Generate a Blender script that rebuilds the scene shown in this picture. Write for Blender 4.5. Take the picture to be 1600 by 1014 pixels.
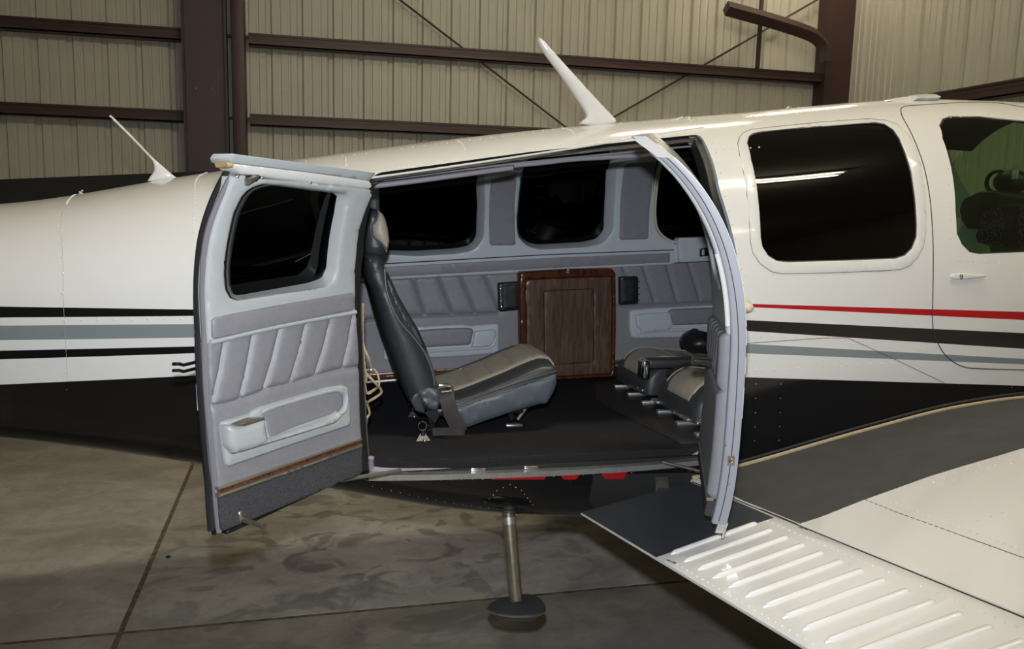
import bpy, bmesh, math, random
import numpy as np
from mathutils import Vector, Matrix
from mathutils.geometry import delaunay_2d_cdt

random.seed(7)
scene = bpy.context.scene
for o in list(bpy.data.objects):
    bpy.data.objects.remove(o)
COL = scene.collection

# ------------------------------------------------------------------ camera
W, H, FPX = 1600.0, 1014.0, 1297.0
YAW, PITCH, ROLL = math.radians(14.0), math.radians(8.1), math.radians(1.4)
CAM = Vector((0, 0, 1.68))
fwd = Vector((math.sin(YAW) * math.cos(PITCH), math.cos(YAW) * math.cos(PITCH), -math.sin(PITCH)))
right0 = Vector((math.cos(YAW), -math.sin(YAW), 0))
up0 = right0.cross(fwd)
RIGHT = right0 * math.cos(ROLL) + up0 * math.sin(ROLL)
UP = up0 * math.cos(ROLL) - right0 * math.sin(ROLL)
FWD = fwd
cam_data = bpy.data.cameras.new('camera')
cam_data.sensor_width = 36.0
cam_data.lens = FPX / W * 36.0
cam_data.clip_start = 0.02
cam = bpy.data.objects.new('camera', cam_data)
COL.objects.link(cam)
M = Matrix((RIGHT, UP, -FWD)).transposed().to_4x4()
M.translation = CAM
cam.matrix_world = M
scene.camera = cam

# ------------------------------------------------------------------ world, light, exposure
world = bpy.data.worlds.new('world')
scene.world = world
world.use_nodes = True
world.node_tree.nodes['Background'].inputs[0].default_value = (0.9, 0.85, 0.7, 1)
world.node_tree.nodes['Background'].inputs[1].default_value = 0.02
scene.view_settings.view_transform = 'Standard'
scene.view_settings.look = 'None'
scene.view_settings.exposure = 0.0
scene.view_settings.gamma = 1.0
scene.view_settings.use_curve_mapping = False

FLASH_W = 178.0
fl = bpy.data.lights.new('camera_flash', 'SPOT')
fl.energy = FLASH_W
fl.color = (0.92, 0.96, 1.0)
fl.spot_size = math.radians(108)
fl.spot_blend = 0.9
fl.shadow_soft_size = 0.022
flo = bpy.data.objects.new('camera_flash', fl)
COL.objects.link(flo)
FM = M.copy()
aim = (FWD + UP * 0.10).normalized()
flo.rotation_mode = 'QUATERNION'
flo.rotation_quaternion = aim.to_track_quat('-Z', 'Y')
flo.location = CAM + UP * 0.135 - RIGHT * 0.01

TUBE_STRENGTH = 120.0
TUBE_COLOR = (1.0, 0.89, 0.68, 1)

# ------------------------------------------------------------------ helpers
def link(o):
    COL.objects.link(o)
    return o

def ray(px, py):
    d = FWD + RIGHT * ((px - W / 2) / FPX) - UP * ((py - H / 2) / FPX)
    return CAM, d          # un-normalised: parameter = depth along the optical axis

def hit(px, py, F, inv=None, t0=0.6, t1=16.0, step=0.02):
    o, d = ray(px, py)
    if inv is not None:
        o2 = inv @ o
        d = (inv @ (o + d)) - o2
        o = o2
    f0 = F(o + d * t0)
    t = t0
    while t < t1:
        tn = t + step
        f1 = F(o + d * tn)
        if (f0 > 0) != (f1 > 0):
            a, b = t, tn
            for _ in range(30):
                m = 0.5 * (a + b)
                fm = F(o + d * m)
                if (fm > 0) == (f0 > 0):
                    a = m
                else:
                    b = m
            return o + d * (0.5 * (a + b))
        t, f0 = tn, f1
    return None

def zp(ox, oy, s, pts):
    return [(ox + x / s, oy + y / s) for x, y in pts]

def on_plane(px, py, axis, val):
    o, d = ray(px, py)
    t = (val - o[axis]) / d[axis]
    return o + d * t

def pchip(pts):
    xs = [p[0] for p in pts]; ys = [p[1] for p in pts]
    n = len(xs)
    h = [xs[i + 1] - xs[i] for i in range(n - 1)]
    dl = [(ys[i + 1] - ys[i]) / h[i] for i in range(n - 1)]
    m = [dl[0]] + [0.0] * (n - 2) + [dl[-1]]
    for i in range(1, n - 1):
        if dl[i - 1] * dl[i] > 0:
            w1 = 2 * h[i] + h[i - 1]; w2 = h[i] + 2 * h[i - 1]
            m[i] = (w1 + w2) / (w1 / dl[i - 1] + w2 / dl[i])
    def f(x):
        if x <= xs[0]: return ys[0] + m[0] * (x - xs[0])
        if x >= xs[-1]: return ys[-1] + m[-1] * (x - xs[-1])
        lo = 0
        while xs[lo + 1] < x: lo += 1
        t = (x - xs[lo]) / h[lo]
        return ((1 + 2 * t) * (1 - t) ** 2 * ys[lo] + t * (1 - t) ** 2 * h[lo] * m[lo]
                + t * t * (3 - 2 * t) * ys[lo + 1] + t * t * (t - 1) * h[lo] * m[lo + 1])
    return f

def tag(o, label=None, cat=None, group=None, kind=None):
    if label: o['label'] = label
    if cat: o['category'] = cat
    if group: o['group'] = group
    if kind: o['kind'] = kind
    return o

def empty(name, loc=(0, 0, 0), parent=None):
    o = bpy.data.objects.new(name, None)
    o.empty_display_size = 0.1
    o.location = loc
    link(o)
    if parent: setp(o, parent)
    return o

def world_of(o):
    m = o.matrix_basis.copy()
    p = o.parent
    if p is not None:
        return world_of(p) @ o.matrix_parent_inverse @ m
    return m

def setp(o, parent):
    o.parent = parent
    o.matrix_parent_inverse = world_of(parent).inverted()

def mesh_obj(name, verts, faces, mat, parent=None, smooth=40, kind=None, label=None):
    me = bpy.data.meshes.new(name)
    me.from_pydata([tuple(v) for v in verts], [], faces)
    me.validate()
    if mat: me.materials.append(mat)
    if smooth:
        me.shade_smooth()
        me.set_sharp_from_angle(angle=math.radians(smooth))
    o = bpy.data.objects.new(name, me)
    link(o)
    if parent: setp(o, parent)
    if kind: o['kind'] = kind
    if label: o['label'] = label
    return o

class MB:
    """collects simple solids into one mesh"""
    def __init__(s): s.v = []; s.f = []
    def add(s, vs, fs):
        k = len(s.v); s.v += [Vector(v) for v in vs]; s.f += [tuple(i + k for i in f) for f in fs]
        return s
    def box(s, a, b, mat=None):
        x0, y0, z0 = a; x1, y1, z1 = b
        vs = [Vector(p) for p in ((x0,y0,z0),(x1,y0,z0),(x1,y1,z0),(x0,y1,z0),(x0,y0,z1),(x1,y0,z1),(x1,y1,z1),(x0,y1,z1))]
        if mat is not None: vs = [mat @ v for v in vs]
        return s.add(vs, [(3,2,1,0),(4,5,6,7),(0,1,5,4),(1,2,6,5),(2,3,7,6),(3,0,4,7)])
    def rbox(s, a, b, r=0.004, mat=None):
        bm = bmesh.new()
        bmesh.ops.create_cube(bm, size=1)
        c = [(a[i] + b[i]) / 2 for i in range(3)]; d = [b[i] - a[i] for i in range(3)]
        for v in bm.verts: v.co = Vector((c[0] + v.co.x * d[0], c[1] + v.co.y * d[1], c[2] + v.co.z * d[2]))
        r = min(r, min(abs(x) for x in d) * 0.45)
        bmesh.ops.bevel(bm, geom=bm.edges[:], offset=r, segments=2, profile=0.5, affect='EDGES')
        bm.verts.index_update()
        vs = [(mat @ v.co) if mat is not None else v.co.copy() for v in bm.verts]
        fs = [tuple(v.index for v in f.verts) for f in bm.faces]
        bm.free()
        return s.add(vs, fs)
    def tube(s, pts, r, n=10, cap=True, flat=1.0, upv=None):
        pts = [Vector(p) for p in pts]
        rs = r if isinstance(r, (list, tuple)) else [r] * len(pts)
        vs = []; fs = []
        prev = None
        for i, p in enumerate(pts):
            t = (pts[min(i + 1, len(pts) - 1)] - pts[max(i - 1, 0)]).normalized()
            if prev is None:
                a = upv if upv is not None else (Vector((0, 0, 1)) if abs(t.z) < 0.9 else Vector((1, 0, 0)))
            else: a = prev
            u = (a - t * a.dot(t)).normalized(); prev = u
            w = t.cross(u)
            for k in range(n):
                an = 2 * math.pi * k / n
                vs.append(p + u * (math.cos(an) * rs[i] * flat) + w * (math.sin(an) * rs[i]))
        for i in range(len(pts) - 1):
            for k in range(n):
                k2 = (k + 1) % n
                fs.append((i*n+k, i*n+k2, (i+1)*n+k2, (i+1)*n+k))
        if cap:
            fs.append(tuple(range(n - 1, -1, -1))); fs.append(tuple((len(pts)-1)*n + k for k in range(n)))
        return s.add(vs, fs)
    def dome(s, p, nrm, r, hgt=0.5, n=6):
        nrm = Vector(nrm).normalized(); p = Vector(p)
        a = nrm.orthogonal().normalized(); b = nrm.cross(a)
        vs = []
        for k in range(n):
            an = 2*math.pi*k/n; vs.append(p + (a*math.cos(an) + b*math.sin(an))*r)
        for k in range(n):
            an = 2*math.pi*k/n; vs.append(p + (a*math.cos(an) + b*math.sin(an))*r*0.65 + nrm*r*hgt*0.75)
        vs.append(p + nrm*r*hgt)
        fs = [(k, (k+1)%n, n+(k+1)%n, n+k) for k in range(n)] + [(n+k, n+(k+1)%n, 2*n) for k in range(n)]
        return s.add(vs, fs)
    def ball(s, c, rx, ry=None, rz=None, mat=None, nu=16, nv=10):
        ry = ry or rx; rz = rz or rx; c = Vector(c)
        vs = []; fs = []
        for j in range(nv + 1):
            a = math.pi * j / nv - math.pi / 2
            for i in range(nu):
                b = 2*math.pi*i/nu
                v = Vector((rx*math.cos(a)*math.cos(b), ry*math.cos(a)*math.sin(b), rz*math.sin(a)))
                if mat is not None: v = mat @ v
                vs.append(c + v)
        for j in range(nv):
            for i in range(nu):
                i2 = (i+1) % nu
                fs.append((j*nu+i, j*nu+i2, (j+1)*nu+i2, (j+1)*nu+i))
        return s.add(vs, fs)
    def cyl(s, a, b, r, n=16, r2=None):
        return s.tube([a, b], [r, r2 if r2 is not None else r], n=n)
    def build(s, name, mat, parent=None, smooth=40, kind=None, label=None):
        return mesh_obj(name, s.v, s.f, mat, parent, smooth, kind, label)

def smooth_line(pts, n=8, closed=False):
    pts = [Vector(p) for p in pts]
    if len(pts) < 3 and not closed: return pts
    out = []
    m = len(pts)
    rng = range(m) if closed else range(m - 1)
    for i in rng:
        p1 = pts[i]; p2 = pts[(i + 1) % m]
        p0 = pts[(i - 1) % m] if closed or i > 0 else p1
        p3 = pts[(i + 2) % m] if closed or i + 2 < m else p2
        for k in range(n):
            t = k / n
            out.append(0.5 * ((2*p1) + (p2-p0)*t + (2*p0-5*p1+4*p2-p3)*t*t + (3*p1-p0-3*p2+p3)*t**3))
    if not closed: out.append(pts[-1])
    return out

# --- 2-D polygons -> solid panels lying on a curved surface -----------------
def resample(loop, d):
    out = []
    n = len(loop)
    for i in range(n):
        a = loop[i]; b = loop[(i + 1) % n]
        L = math.hypot(b[0]-a[0], b[1]-a[1])
        k = max(1, int(round(L / d)))
        for j in range(k):
            t = j / k
            out.append((a[0]+(b[0]-a[0])*t, a[1]+(b[1]-a[1])*t))
    return out

def area2(loop):
    return sum(loop[i][0]*loop[(i+1)%len(loop)][1] - loop[(i+1)%len(loop)][0]*loop[i][1] for i in range(len(loop)))

def rounded(loop, r, n=5):
    out = []
    m = len(loop)
    for i in range(m):
        p0 = Vector(loop[i-1]).to_2d(); p1 = Vector(loop[i]).to_2d(); p2 = Vector(loop[(i+1)%m]).to_2d()
        a = (p0-p1); b = (p2-p1)
        ra = min(r, a.length*0.48); rb = min(r, b.length*0.48)
        A = p1 + a.normalized()*ra; B = p1 + b.normalized()*rb
        for k in range(n+1):
            t = k/n
            out.append(tuple(A*(1-t)**2 + p1*2*t*(1-t) + B*t*t))
    return out

def inpoly(pts, loop):
    x = pts[:, 0]; y = pts[:, 1]
    L = np.array(loop); x1 = L[:, 0]; y1 = L[:, 1]; x2 = np.roll(x1, -1); y2 = np.roll(y1, -1)
    ins = np.zeros(len(pts), bool)
    for a, b, c, d in zip(x1, y1, x2, y2):
        cond = ((b > y) != (d > y))
        if d != b:
            ins ^= cond & (x < (c-a)*(y-b)/(d-b) + a)
    return ins

def segdist(pts, segs):
    P = np.asarray(pts, float)
    best = np.full(len(P), 1e9)
    for (a, b) in segs:
        a = np.array(a, float); b = np.array(b, float)
        ab = b - a; L2 = max(ab @ ab, 1e-12)
        t = np.clip(((P - a) @ ab) / L2, 0, 1)
        q = a + t[:, None]*ab
        best = np.minimum(best, np.hypot(P[:, 0]-q[:, 0], P[:, 1]-q[:, 1]))
    return best

def loop_segs(loop): return [(loop[i], loop[(i+1) % len(loop)]) for i in range(len(loop))]

def patch(name, outer, P, h0, h1, mat, parent=None, holes=(), rad=0.004, grid=0.025, bstep=None,
          seams=(), seam_d=0.006, seam_w=0.008, hfun=None, back=True, smooth=50, label=None, kind=None):
    """solid panel: outline `outer` (2-D), minus `holes`, standing from height h0 to h1 over the surface P(u, v, h)"""
    bstep = bstep or grid*0.7
    loops = [resample(outer, bstep)] + [resample(hh, bstep) for hh in holes]
    for i, l in enumerate(loops):
        if (area2(l) > 0) != (i == 0): l.reverse()
    pts = []; edges = []
    for l in loops:
        k = len(pts); pts += l
        edges += [(k+i, k+(i+1) % len(l)) for i in range(len(l))]
    nb = len(pts)
    segs = []
    for l in loops: segs += loop_segs(l)
    extra = []
    if rad > 0:
        for l in loops:
            n = len(l)
            for fr in (0.3, 1.0):
                for i in range(n):
                    a = l[i-1]; b = l[(i+1) % n]
                    tx, ty = b[0]-a[0], b[1]-a[1]
                    L = math.hypot(tx, ty) or 1
                    extra.append((l[i][0] - ty/L*rad*fr, l[i][1] + tx/L*rad*fr))
    us = [p[0] for p in loops[0]]; vs_ = [p[1] for p in loops[0]]
    gx = np.arange(min(us)+grid/2, max(us), grid); gy = np.arange(min(vs_)+grid/2, max(vs_), grid)
    gp = [(x + (grid/2 if j % 2 else 0), y) for j, y in enumerate(gy) for x in gx]
    sseg = []
    for s in seams:
        for a, b in zip(s[:-1], s[1:]): sseg.append((a, b))
        for a, b in zip(s[:-1], s[1:]):
            L = math.hypot(b[0]-a[0], b[1]-a[1]); k = max(2, int(L/0.01))
            tx, ty = (b[0]-a[0])/L, (b[1]-a[1])/L
            for j in range(k+1):
                t = j/k; x = a[0]+(b[0]-a[0])*t; y = a[1]+(b[1]-a[1])*t
                for w in (0, -seam_w, seam_w, -seam_w*2.2, seam_w*2.2): extra.append((x - ty*w, y + tx*w))
    cand = np.array(extra + gp) if (extra or gp) else np.zeros((0, 2))
    if len(cand):
        ok = inpoly(cand, loops[0])
        for l in loops[1:]: ok &= ~inpoly(cand, l)
        d = segdist(cand, segs)
        ok &= d > (rad*0.25 if rad > 0 else grid*0.3)
        cand = cand[ok]
    allp = [Vector(p) for p in pts] + [Vector((c[0], c[1])) for c in cand]
    r = delaunay_2d_cdt(allp, edges, [], 0, 1e-6)
    V2 = np.array([(v.x, v.y) for v in r[0]]); F = r[2]
    cen = np.array([V2[list(f)].mean(axis=0) for f in F])
    keep = inpoly(cen, loops[0])
    for l in loops[1:]: keep &= ~inpoly(cen, l)
    F = [tuple(f) for f, k in zip(F, keep) if k]
    dist = segdist(V2, segs)
    if rad > 0:
        q = np.clip(dist/rad, 0, 1)
        hh = h1 - rad_h(rad, h1-h0)*(1 - np.sqrt(np.maximum(0, 1-(1-q)**2)))
    else: hh = np.full(len(V2), h1)
    if sseg:
        sd = segdist(V2, sseg)
        hh = hh - seam_d*np.exp(-(sd/seam_w)**2)
    if hfun is not None:
        hh = hh + np.array([hfun(u, v, dd) for (u, v), dd in zip(V2, dist)])
    verts = [P(u, v, h) for (u, v), h in zip(V2, hh)]
    n = len(verts)
    # boundary edges from faces
    cnt = {}
    for f in F:
        for i in range(3):
            e = (f[i], f[(i+1) % 3]); cnt[e] = 1
    bed = [e for e in cnt if (e[1], e[0]) not in cnt]
    bmap = {}
    for a, b in bed:
        for q in (a, b):
            if q not in bmap:
                bmap[q] = len(verts); verts.append(P(V2[q][0], V2[q][1], h0))
    faces = list(F)
    for a, b in bed: faces.append((b, a, bmap[a], bmap[b]))
    if back:
        m2 = {}
        for f in F:
            ff = []
            for q in f:
                if q in bmap: ff.append(bmap[q])
                else:
                    if q not in m2:
                        m2[q] = len(verts); verts.append(P(V2[q][0], V2[q][1], h0))
                    ff.append(m2[q])
            faces.append(tuple(reversed(ff)))
    o = mesh_obj(name, verts, faces, mat, parent, 0, kind, label)
    bm = bmesh.new(); bm.from_mesh(o.data)
    bmesh.ops.recalc_face_normals(bm, faces=bm.faces) if back else None
    bm.to_mesh(o.data); bm.free()
    o.data.shade_smooth(); o.data.set_sharp_from_angle(angle=math.radians(smooth))
    return o

def rad_h(rad, th): return min(rad, abs(th)*0.9)

# ------------------------------------------------------------------ materials
MATS = {}
def lin(c):
    return tuple(((x/255)/12.92 if x/255 <= 0.04045 else ((x/255+0.055)/1.055)**2.4) for x in c)

def mat(name, col, rough=0.5, metal=0.0, spec=0.5, noise=0.0, nscale=40.0, bump=0.0, bscale=200.0, coat=0.0, emit=None, es=0):
    m = bpy.data.materials.new(name); m.use_nodes = True
    nt = m.node_tree; b = nt.nodes['Principled BSDF']
    b.inputs['Roughness'].default_value = rough; b.inputs['Metallic'].default_value = metal
    b.inputs['Specular IOR Level'].default_value = spec
    b.inputs['Coat Weight'].default_value = coat; b.inputs['Coat Roughness'].default_value = 0.04
    b.inputs['Base Color'].default_value = (*col, 1)
    tc = None
    if noise or bump:
        tc = nt.nodes.new('ShaderNodeTexCoord')
    if noise:
        n = nt.nodes.new('ShaderNodeTexNoise'); n.inputs['Scale'].default_value = nscale; n.inputs['Detail'].default_value = 5
        nt.links.new(tc.outputs['Object'], n.inputs['Vector'])
        mr = nt.nodes.new('ShaderNodeMapRange'); mr.inputs[1].default_value = 0.3; mr.inputs[2].default_value = 0.7
        mr.inputs[3].default_value = 1-noise; mr.inputs[4].default_value = 1+noise
        nt.links.new(n.outputs[0], mr.inputs[0])
        mx = nt.nodes.new('ShaderNodeVectorMath'); mx.operation = 'SCALE'
        mx.inputs[0].default_value = col; nt.links.new(mr.outputs[0], mx.inputs['Scale'])
        nt.links.new(mx.outputs[0], b.inputs['Base Color'])
    if bump:
        n = nt.nodes.new('ShaderNodeTexNoise'); n.inputs['Scale'].default_value = bscale; n.inputs['Detail'].default_value = 3
        nt.links.new(tc.outputs['Object'], n.inputs['Vector'])
        bp = nt.nodes.new('ShaderNodeBump'); bp.inputs['Strength'].default_value = bump; bp.inputs['Distance'].default_value = 0.002
        nt.links.new(n.outputs[0], bp.inputs['Height']); nt.links.new(bp.outputs[0], b.inputs['Normal'])
    if emit:
        b.inputs['Emission Color'].default_value = emit; b.inputs['Emission Strength'].default_value = es
    MATS[name] = m
    return m

def glass_mat(name, tint, gloss_rough=0.02, ior=1.5):
    m = bpy.data.materials.new(name); m.use_nodes = True
    nt = m.node_tree; nt.nodes.clear()
    out = nt.nodes.new('ShaderNodeOutputMaterial'); mix = nt.nodes.new('ShaderNodeMixShader')
    tr = nt.nodes.new('ShaderNodeBsdfTransparent'); tr.inputs[0].default_value = (*tint, 1)
    gl = nt.nodes.new('ShaderNodeBsdfGlossy'); gl.inputs['Roughness'].default_value = gloss_rough
    gl.inputs['Color'].default_value = (1, 1, 1, 1)
    fr = nt.nodes.new('ShaderNodeFresnel'); fr.inputs[0].default_value = ior
    ge = nt.nodes.new('ShaderNodeNewGeometry'); sb = nt.nodes.new('ShaderNodeMath'); sb.operation = 'SUBTRACT'; sb.inputs[0].default_value = 1.0
    mu = nt.nodes.new('ShaderNodeMath'); mu.operation = 'MULTIPLY'
    nt.links.new(ge.outputs['Backfacing'], sb.inputs[1]); nt.links.new(fr.outputs[0], mu.inputs[0]); nt.links.new(sb.outputs[0], mu.inputs[1])
    nt.links.new(mu.outputs[0], mix.inputs[0]); nt.links.new(tr.outputs[0], mix.inputs[1]); nt.links.new(gl.outputs[0], mix.inputs[2])
    nt.links.new(mix.outputs[0], out.inputs[0])
    return m

WHITE = (0.70, 0.695, 0.685)
m_white = mat('white_paint', WHITE, 0.16, spec=0.5, noise=0.015, nscale=3, coat=0.3)
m_black = mat('black_gloss', (0.006, 0.006, 0.007), 0.12)
m_rubber = mat('black_rubber', (0.012, 0.012, 0.013), 0.55)
m_seam = mat('dark_gap', (0.03, 0.03, 0.03), 0.8)
m_trim = mat('grey_plastic', lin((186, 193, 202)), 0.38, noise=0.03, nscale=30, bump=0.05, bscale=900)
m_trimfar = m_trim
m_leather = mat('mauve_leather', lin((131, 131, 138)), 0.5, noise=0.05, nscale=60, bump=0.15, bscale=600)
m_carpet = mat('charcoal_carpet', (0.022, 0.022, 0.025), 0.95, spec=0.1, noise=0.45, nscale=420, bump=0.8, bscale=500)
m_kick = mat('ribbed_carpet', (0.06, 0.06, 0.066), 0.95, spec=0.1, noise=0.4, nscale=300, bump=0.8, bscale=400)
m_chrome = mat('chrome', (0.75, 0.74, 0.72), 0.16, metal=1.0)
m_alu = mat('aluminium', (0.62, 0.62, 0.62), 0.35, metal=0.9, noise=0.1, nscale=60)
m_brass = mat('champagne_strip', (0.62, 0.58, 0.48), 0.28, metal=0.9)
m_steel = mat('worn_steel', (0.45, 0.42, 0.36), 0.28, metal=0.9, noise=0.2, nscale=30)
m_seatdk = mat('dark_leather', (0.036, 0.039, 0.044), 0.42, noise=0.1, nscale=40, bump=0.25, bscale=250)
m_seatbl = mat('slate_leather', (0.085, 0.10, 0.12), 0.42, noise=0.12, nscale=30, bump=0.25, bscale=200)
m_beige = mat('beige_leather', (0.37, 0.33, 0.265), 0.45, noise=0.1, nscale=40, bump=0.25, bscale=250)
m_belt = mat('belt_webbing', (0.035, 0.03, 0.03), 0.7, noise=0.3, nscale=25)
m_red = mat('red_paint', (0.42, 0.008, 0.012), 0.25)
m_brown = mat('brown_steel', (0.055, 0.027, 0.023), 0.5, noise=0.08, nscale=8)
m_purple = mat('brown_web', (0.065, 0.040, 0.040), 0.5, noise=0.06, nscale=8)
m_walk = mat('wing_walk', (0.042, 0.043, 0.045), 0.8, noise=0.16, nscale=14, bump=0.5, bscale=700)
m_walkfl = mat('flap_walk', (0.03, 0.035, 0.045), 0.6, noise=0.12, nscale=14, bump=0.4, bscale=700)
m_cord = mat('beige_cord', (0.42, 0.33, 0.22), 0.8, noise=0.15, nscale=120)
m_dark = mat('black_plastic', (0.012, 0.012, 0.013), 0.4)
m_mattblack = mat('matt_black', (0.008, 0.008, 0.009), 0.8)
m_panel = mat('instrument_panel', (0.10, 0.115, 0.11), 0.6)
m_head = mat('headliner', (0.018, 0.018, 0.02), 0.95, spec=0.05, noise=0.05)  # near-black base stands in for the shade under the cabin roof
m_seal = mat('mauve_seal', lin((138, 135, 146)), 0.5)
m_glassdk = glass_mat('tinted_glass', (0.012, 0.013, 0.012), ior=1.36)
m_glassgr = glass_mat('green_glass', (0.63, 0.74, 0.60), ior=1.36)
m_glasscl = glass_mat('clear_glass', (0.85, 0.92, 0.85))

def wood_mat(name, c1, c2, scale=(30, 30, 3), rough=0.3):
    m = bpy.data.materials.new(name); m.use_nodes = True
    nt = m.node_tree; b = nt.nodes['Principled BSDF']; b.inputs['Roughness'].default_value = rough
    tc = nt.nodes.new('ShaderNodeTexCoord'); mp = nt.nodes.new('ShaderNodeMapping'); mp.inputs['Scale'].default_value = scale
    n = nt.nodes.new('ShaderNodeTexNoise'); n.inputs['Scale'].default_value = 2.2; n.inputs['Detail'].default_value = 6; n.inputs['Distortion'].default_value = 1.2
    cr = nt.nodes.new('ShaderNodeValToRGB'); cr.color_ramp.elements[0].position = 0.35; cr.color_ramp.elements[1].position = 0.65
    cr.color_ramp.elements[0].color = (*c1, 1); cr.color_ramp.elements[1].color = (*c2, 1)
    nt.links.new(tc.outputs['Object'], mp.inputs[0]); nt.links.new(mp.outputs[0], n.inputs['Vector'])
    nt.links.new(n.outputs[0], cr.inputs[0]); nt.links.new(cr.outputs[0], b.inputs['Base Color'])
    return m
m_walnut = wood_mat('walnut_grain', (0.065, 0.036, 0.026), (0.135, 0.078, 0.055))
m_redwood = wood_mat('stained_red_wood', (0.05, 0.014, 0.007), (0.10, 0.030, 0.012), (14, 14, 3), 0.22)
m_burl = wood_mat('burl_wood', (0.02, 0.008, 0.006), (0.20, 0.05, 0.025), (60, 60, 60), 0.2)

# ------------------------------------------------------------------ hangar
def concrete():
    m = bpy.data.materials.new('concrete'); m.use_nodes = True
    nt = m.node_tree; b = nt.nodes['Principled BSDF']; L = nt.links
    b.inputs['Roughness'].default_value = 0.62; b.inputs['Specular IOR Level'].default_value = 0.35
    g = nt.nodes.new('ShaderNodeNewGeometry')
    def noise(scale, detail, dist=0.0, vec=None):
        n = nt.nodes.new('ShaderNodeTexNoise'); n.inputs['Scale'].default_value = scale; n.inputs['Detail'].default_value = detail
        n.inputs['Distortion'].default_value = dist; L.new(vec or g.outputs['Position'], n.inputs['Vector']); return n.outputs[0]
    def ramp(x, a, bb):
        r = nt.nodes.new('ShaderNodeMapRange'); r.inputs[1].default_value = a; r.inputs[2].default_value = bb; r.interpolation_type = 'SMOOTHSTEP'
        L.new(x, r.inputs[0]); return r.outputs[0]
    def mul(a, c):
        k = nt.nodes.new('ShaderNodeMath'); k.operation = 'MULTIPLY'; L.new(a, k.inputs[0])
        if isinstance(c, float): k.inputs[1].default_value = c
        else: L.new(c, k.inputs[1])
        return k.outputs[0]
    def mixc(f, c1, c2):
        x = nt.nodes.new('ShaderNodeMix'); x.data_type = 'RGBA'; L.new(f, x.inputs[0])
        for s, c in ((6, c1), (7, c2)):
            if isinstance(c, tuple): x.inputs[s].default_value = (*c, 1)
            else: L.new(c, x.inputs[s])
        return x.outputs[2]
    mp = nt.nodes.new('ShaderNodeMapping'); mp.inputs['Scale'].default_value = (0.8, 1.6, 1); L.new(g.outputs['Position'], mp.inputs[0])
    base = mixc(ramp(noise(2.4, 8, 0.6, mp.outputs[0]), 0.34, 0.66), (0.37, 0.35, 0.315), (0.50, 0.475, 0.43))
    base = mixc(mul(ramp(noise(38, 4), 0.45, 0.75), 0.35), base, (0.32, 0.30, 0.27))
    base = mixc(mul(ramp(noise(9, 9, 0.8), 0.42, 0.68), 0.38), base, (0.27, 0.25, 0.22))
    base = mixc(mul(ramp(noise(5.5, 10, 2.0), 0.60, 0.66), 0.30), base, (0.58, 0.55, 0.50))
    # oil and water stains: blotches gathered behind the step
    mp2 = nt.nodes.new('ShaderNodeMapping'); mp2.inputs['Scale'].default_value = (1.0, 1.25, 1); L.new(g.outputs['Position'], mp2.inputs[0])
    bl = ramp(noise(3.6, 6, 1.2, mp2.outputs[0]), 0.50, 0.60)
    vd = nt.nodes.new('ShaderNodeVectorMath'); vd.operation = 'DISTANCE'; vd.inputs[1].default_value = (0.35, 4.1, 0); L.new(g.outputs['Position'], vd.inputs[0])
    near = nt.nodes.new('ShaderNodeMapRange'); near.inputs[1].default_value = 0.5; near.inputs[2].default_value = 1.5
    near.inputs[3].default_value = 1; near.inputs[4].default_value = 0.06; L.new(vd.outputs['Value'], near.inputs[0])
    base = mixc(mul(mul(bl, near.outputs[0]), 0.62), base, (0.10, 0.09, 0.075))
    L.new(base, b.inputs['Base Color'])
    bp = nt.nodes.new('ShaderNodeBump'); bp.inputs['Strength'].default_value = 0.25; bp.inputs['Distance'].default_value = 0.004
    L.new(noise(30, 6), bp.inputs['Height']); L.new(bp.outputs[0], b.inputs['Normal'])
    return m
m_conc = concrete()
m_joint = mat('joint_filler', (0.17, 0.115, 0.07), 0.9, noise=0.5, nscale=25)
m_wall = mat('beige_sheet', (0.56, 0.54, 0.45), 0.5, noise=0.03, nscale=2)
m_ceil = mat('insulation_white', (0.6, 0.58, 0.52), 0.8)

XR = on_plane(1313, 100, 1, 9.0).x      # right wall plane
XL, YB, YF, ZC = -8.0, 9.0, -6.0, 5.2

floor = MB().box((XL-0.3, YF-0.3, -0.3), (XR+0.3, YB+0.3, -0.003)).build('floor', m_joint, smooth=0, kind='structure')
floor['kind'] = 'structure'
xs = [XL-0.2, -4.72, -0.72, 3.28, XR+0.2]; ys = [YF-0.2, -4.7, -0.7, 3.3, 7.3, YB+0.2]
for i in range(len(xs)-1):
    for j in range(len(ys)-1):
        g = 0.010
        MB().rbox((xs[i]+g, ys[j]+g, -0.2), (xs[i+1]-g, ys[j+1]-g, 0.0), 0.005).build('slab', m_conc, floor, smooth=30)

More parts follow.
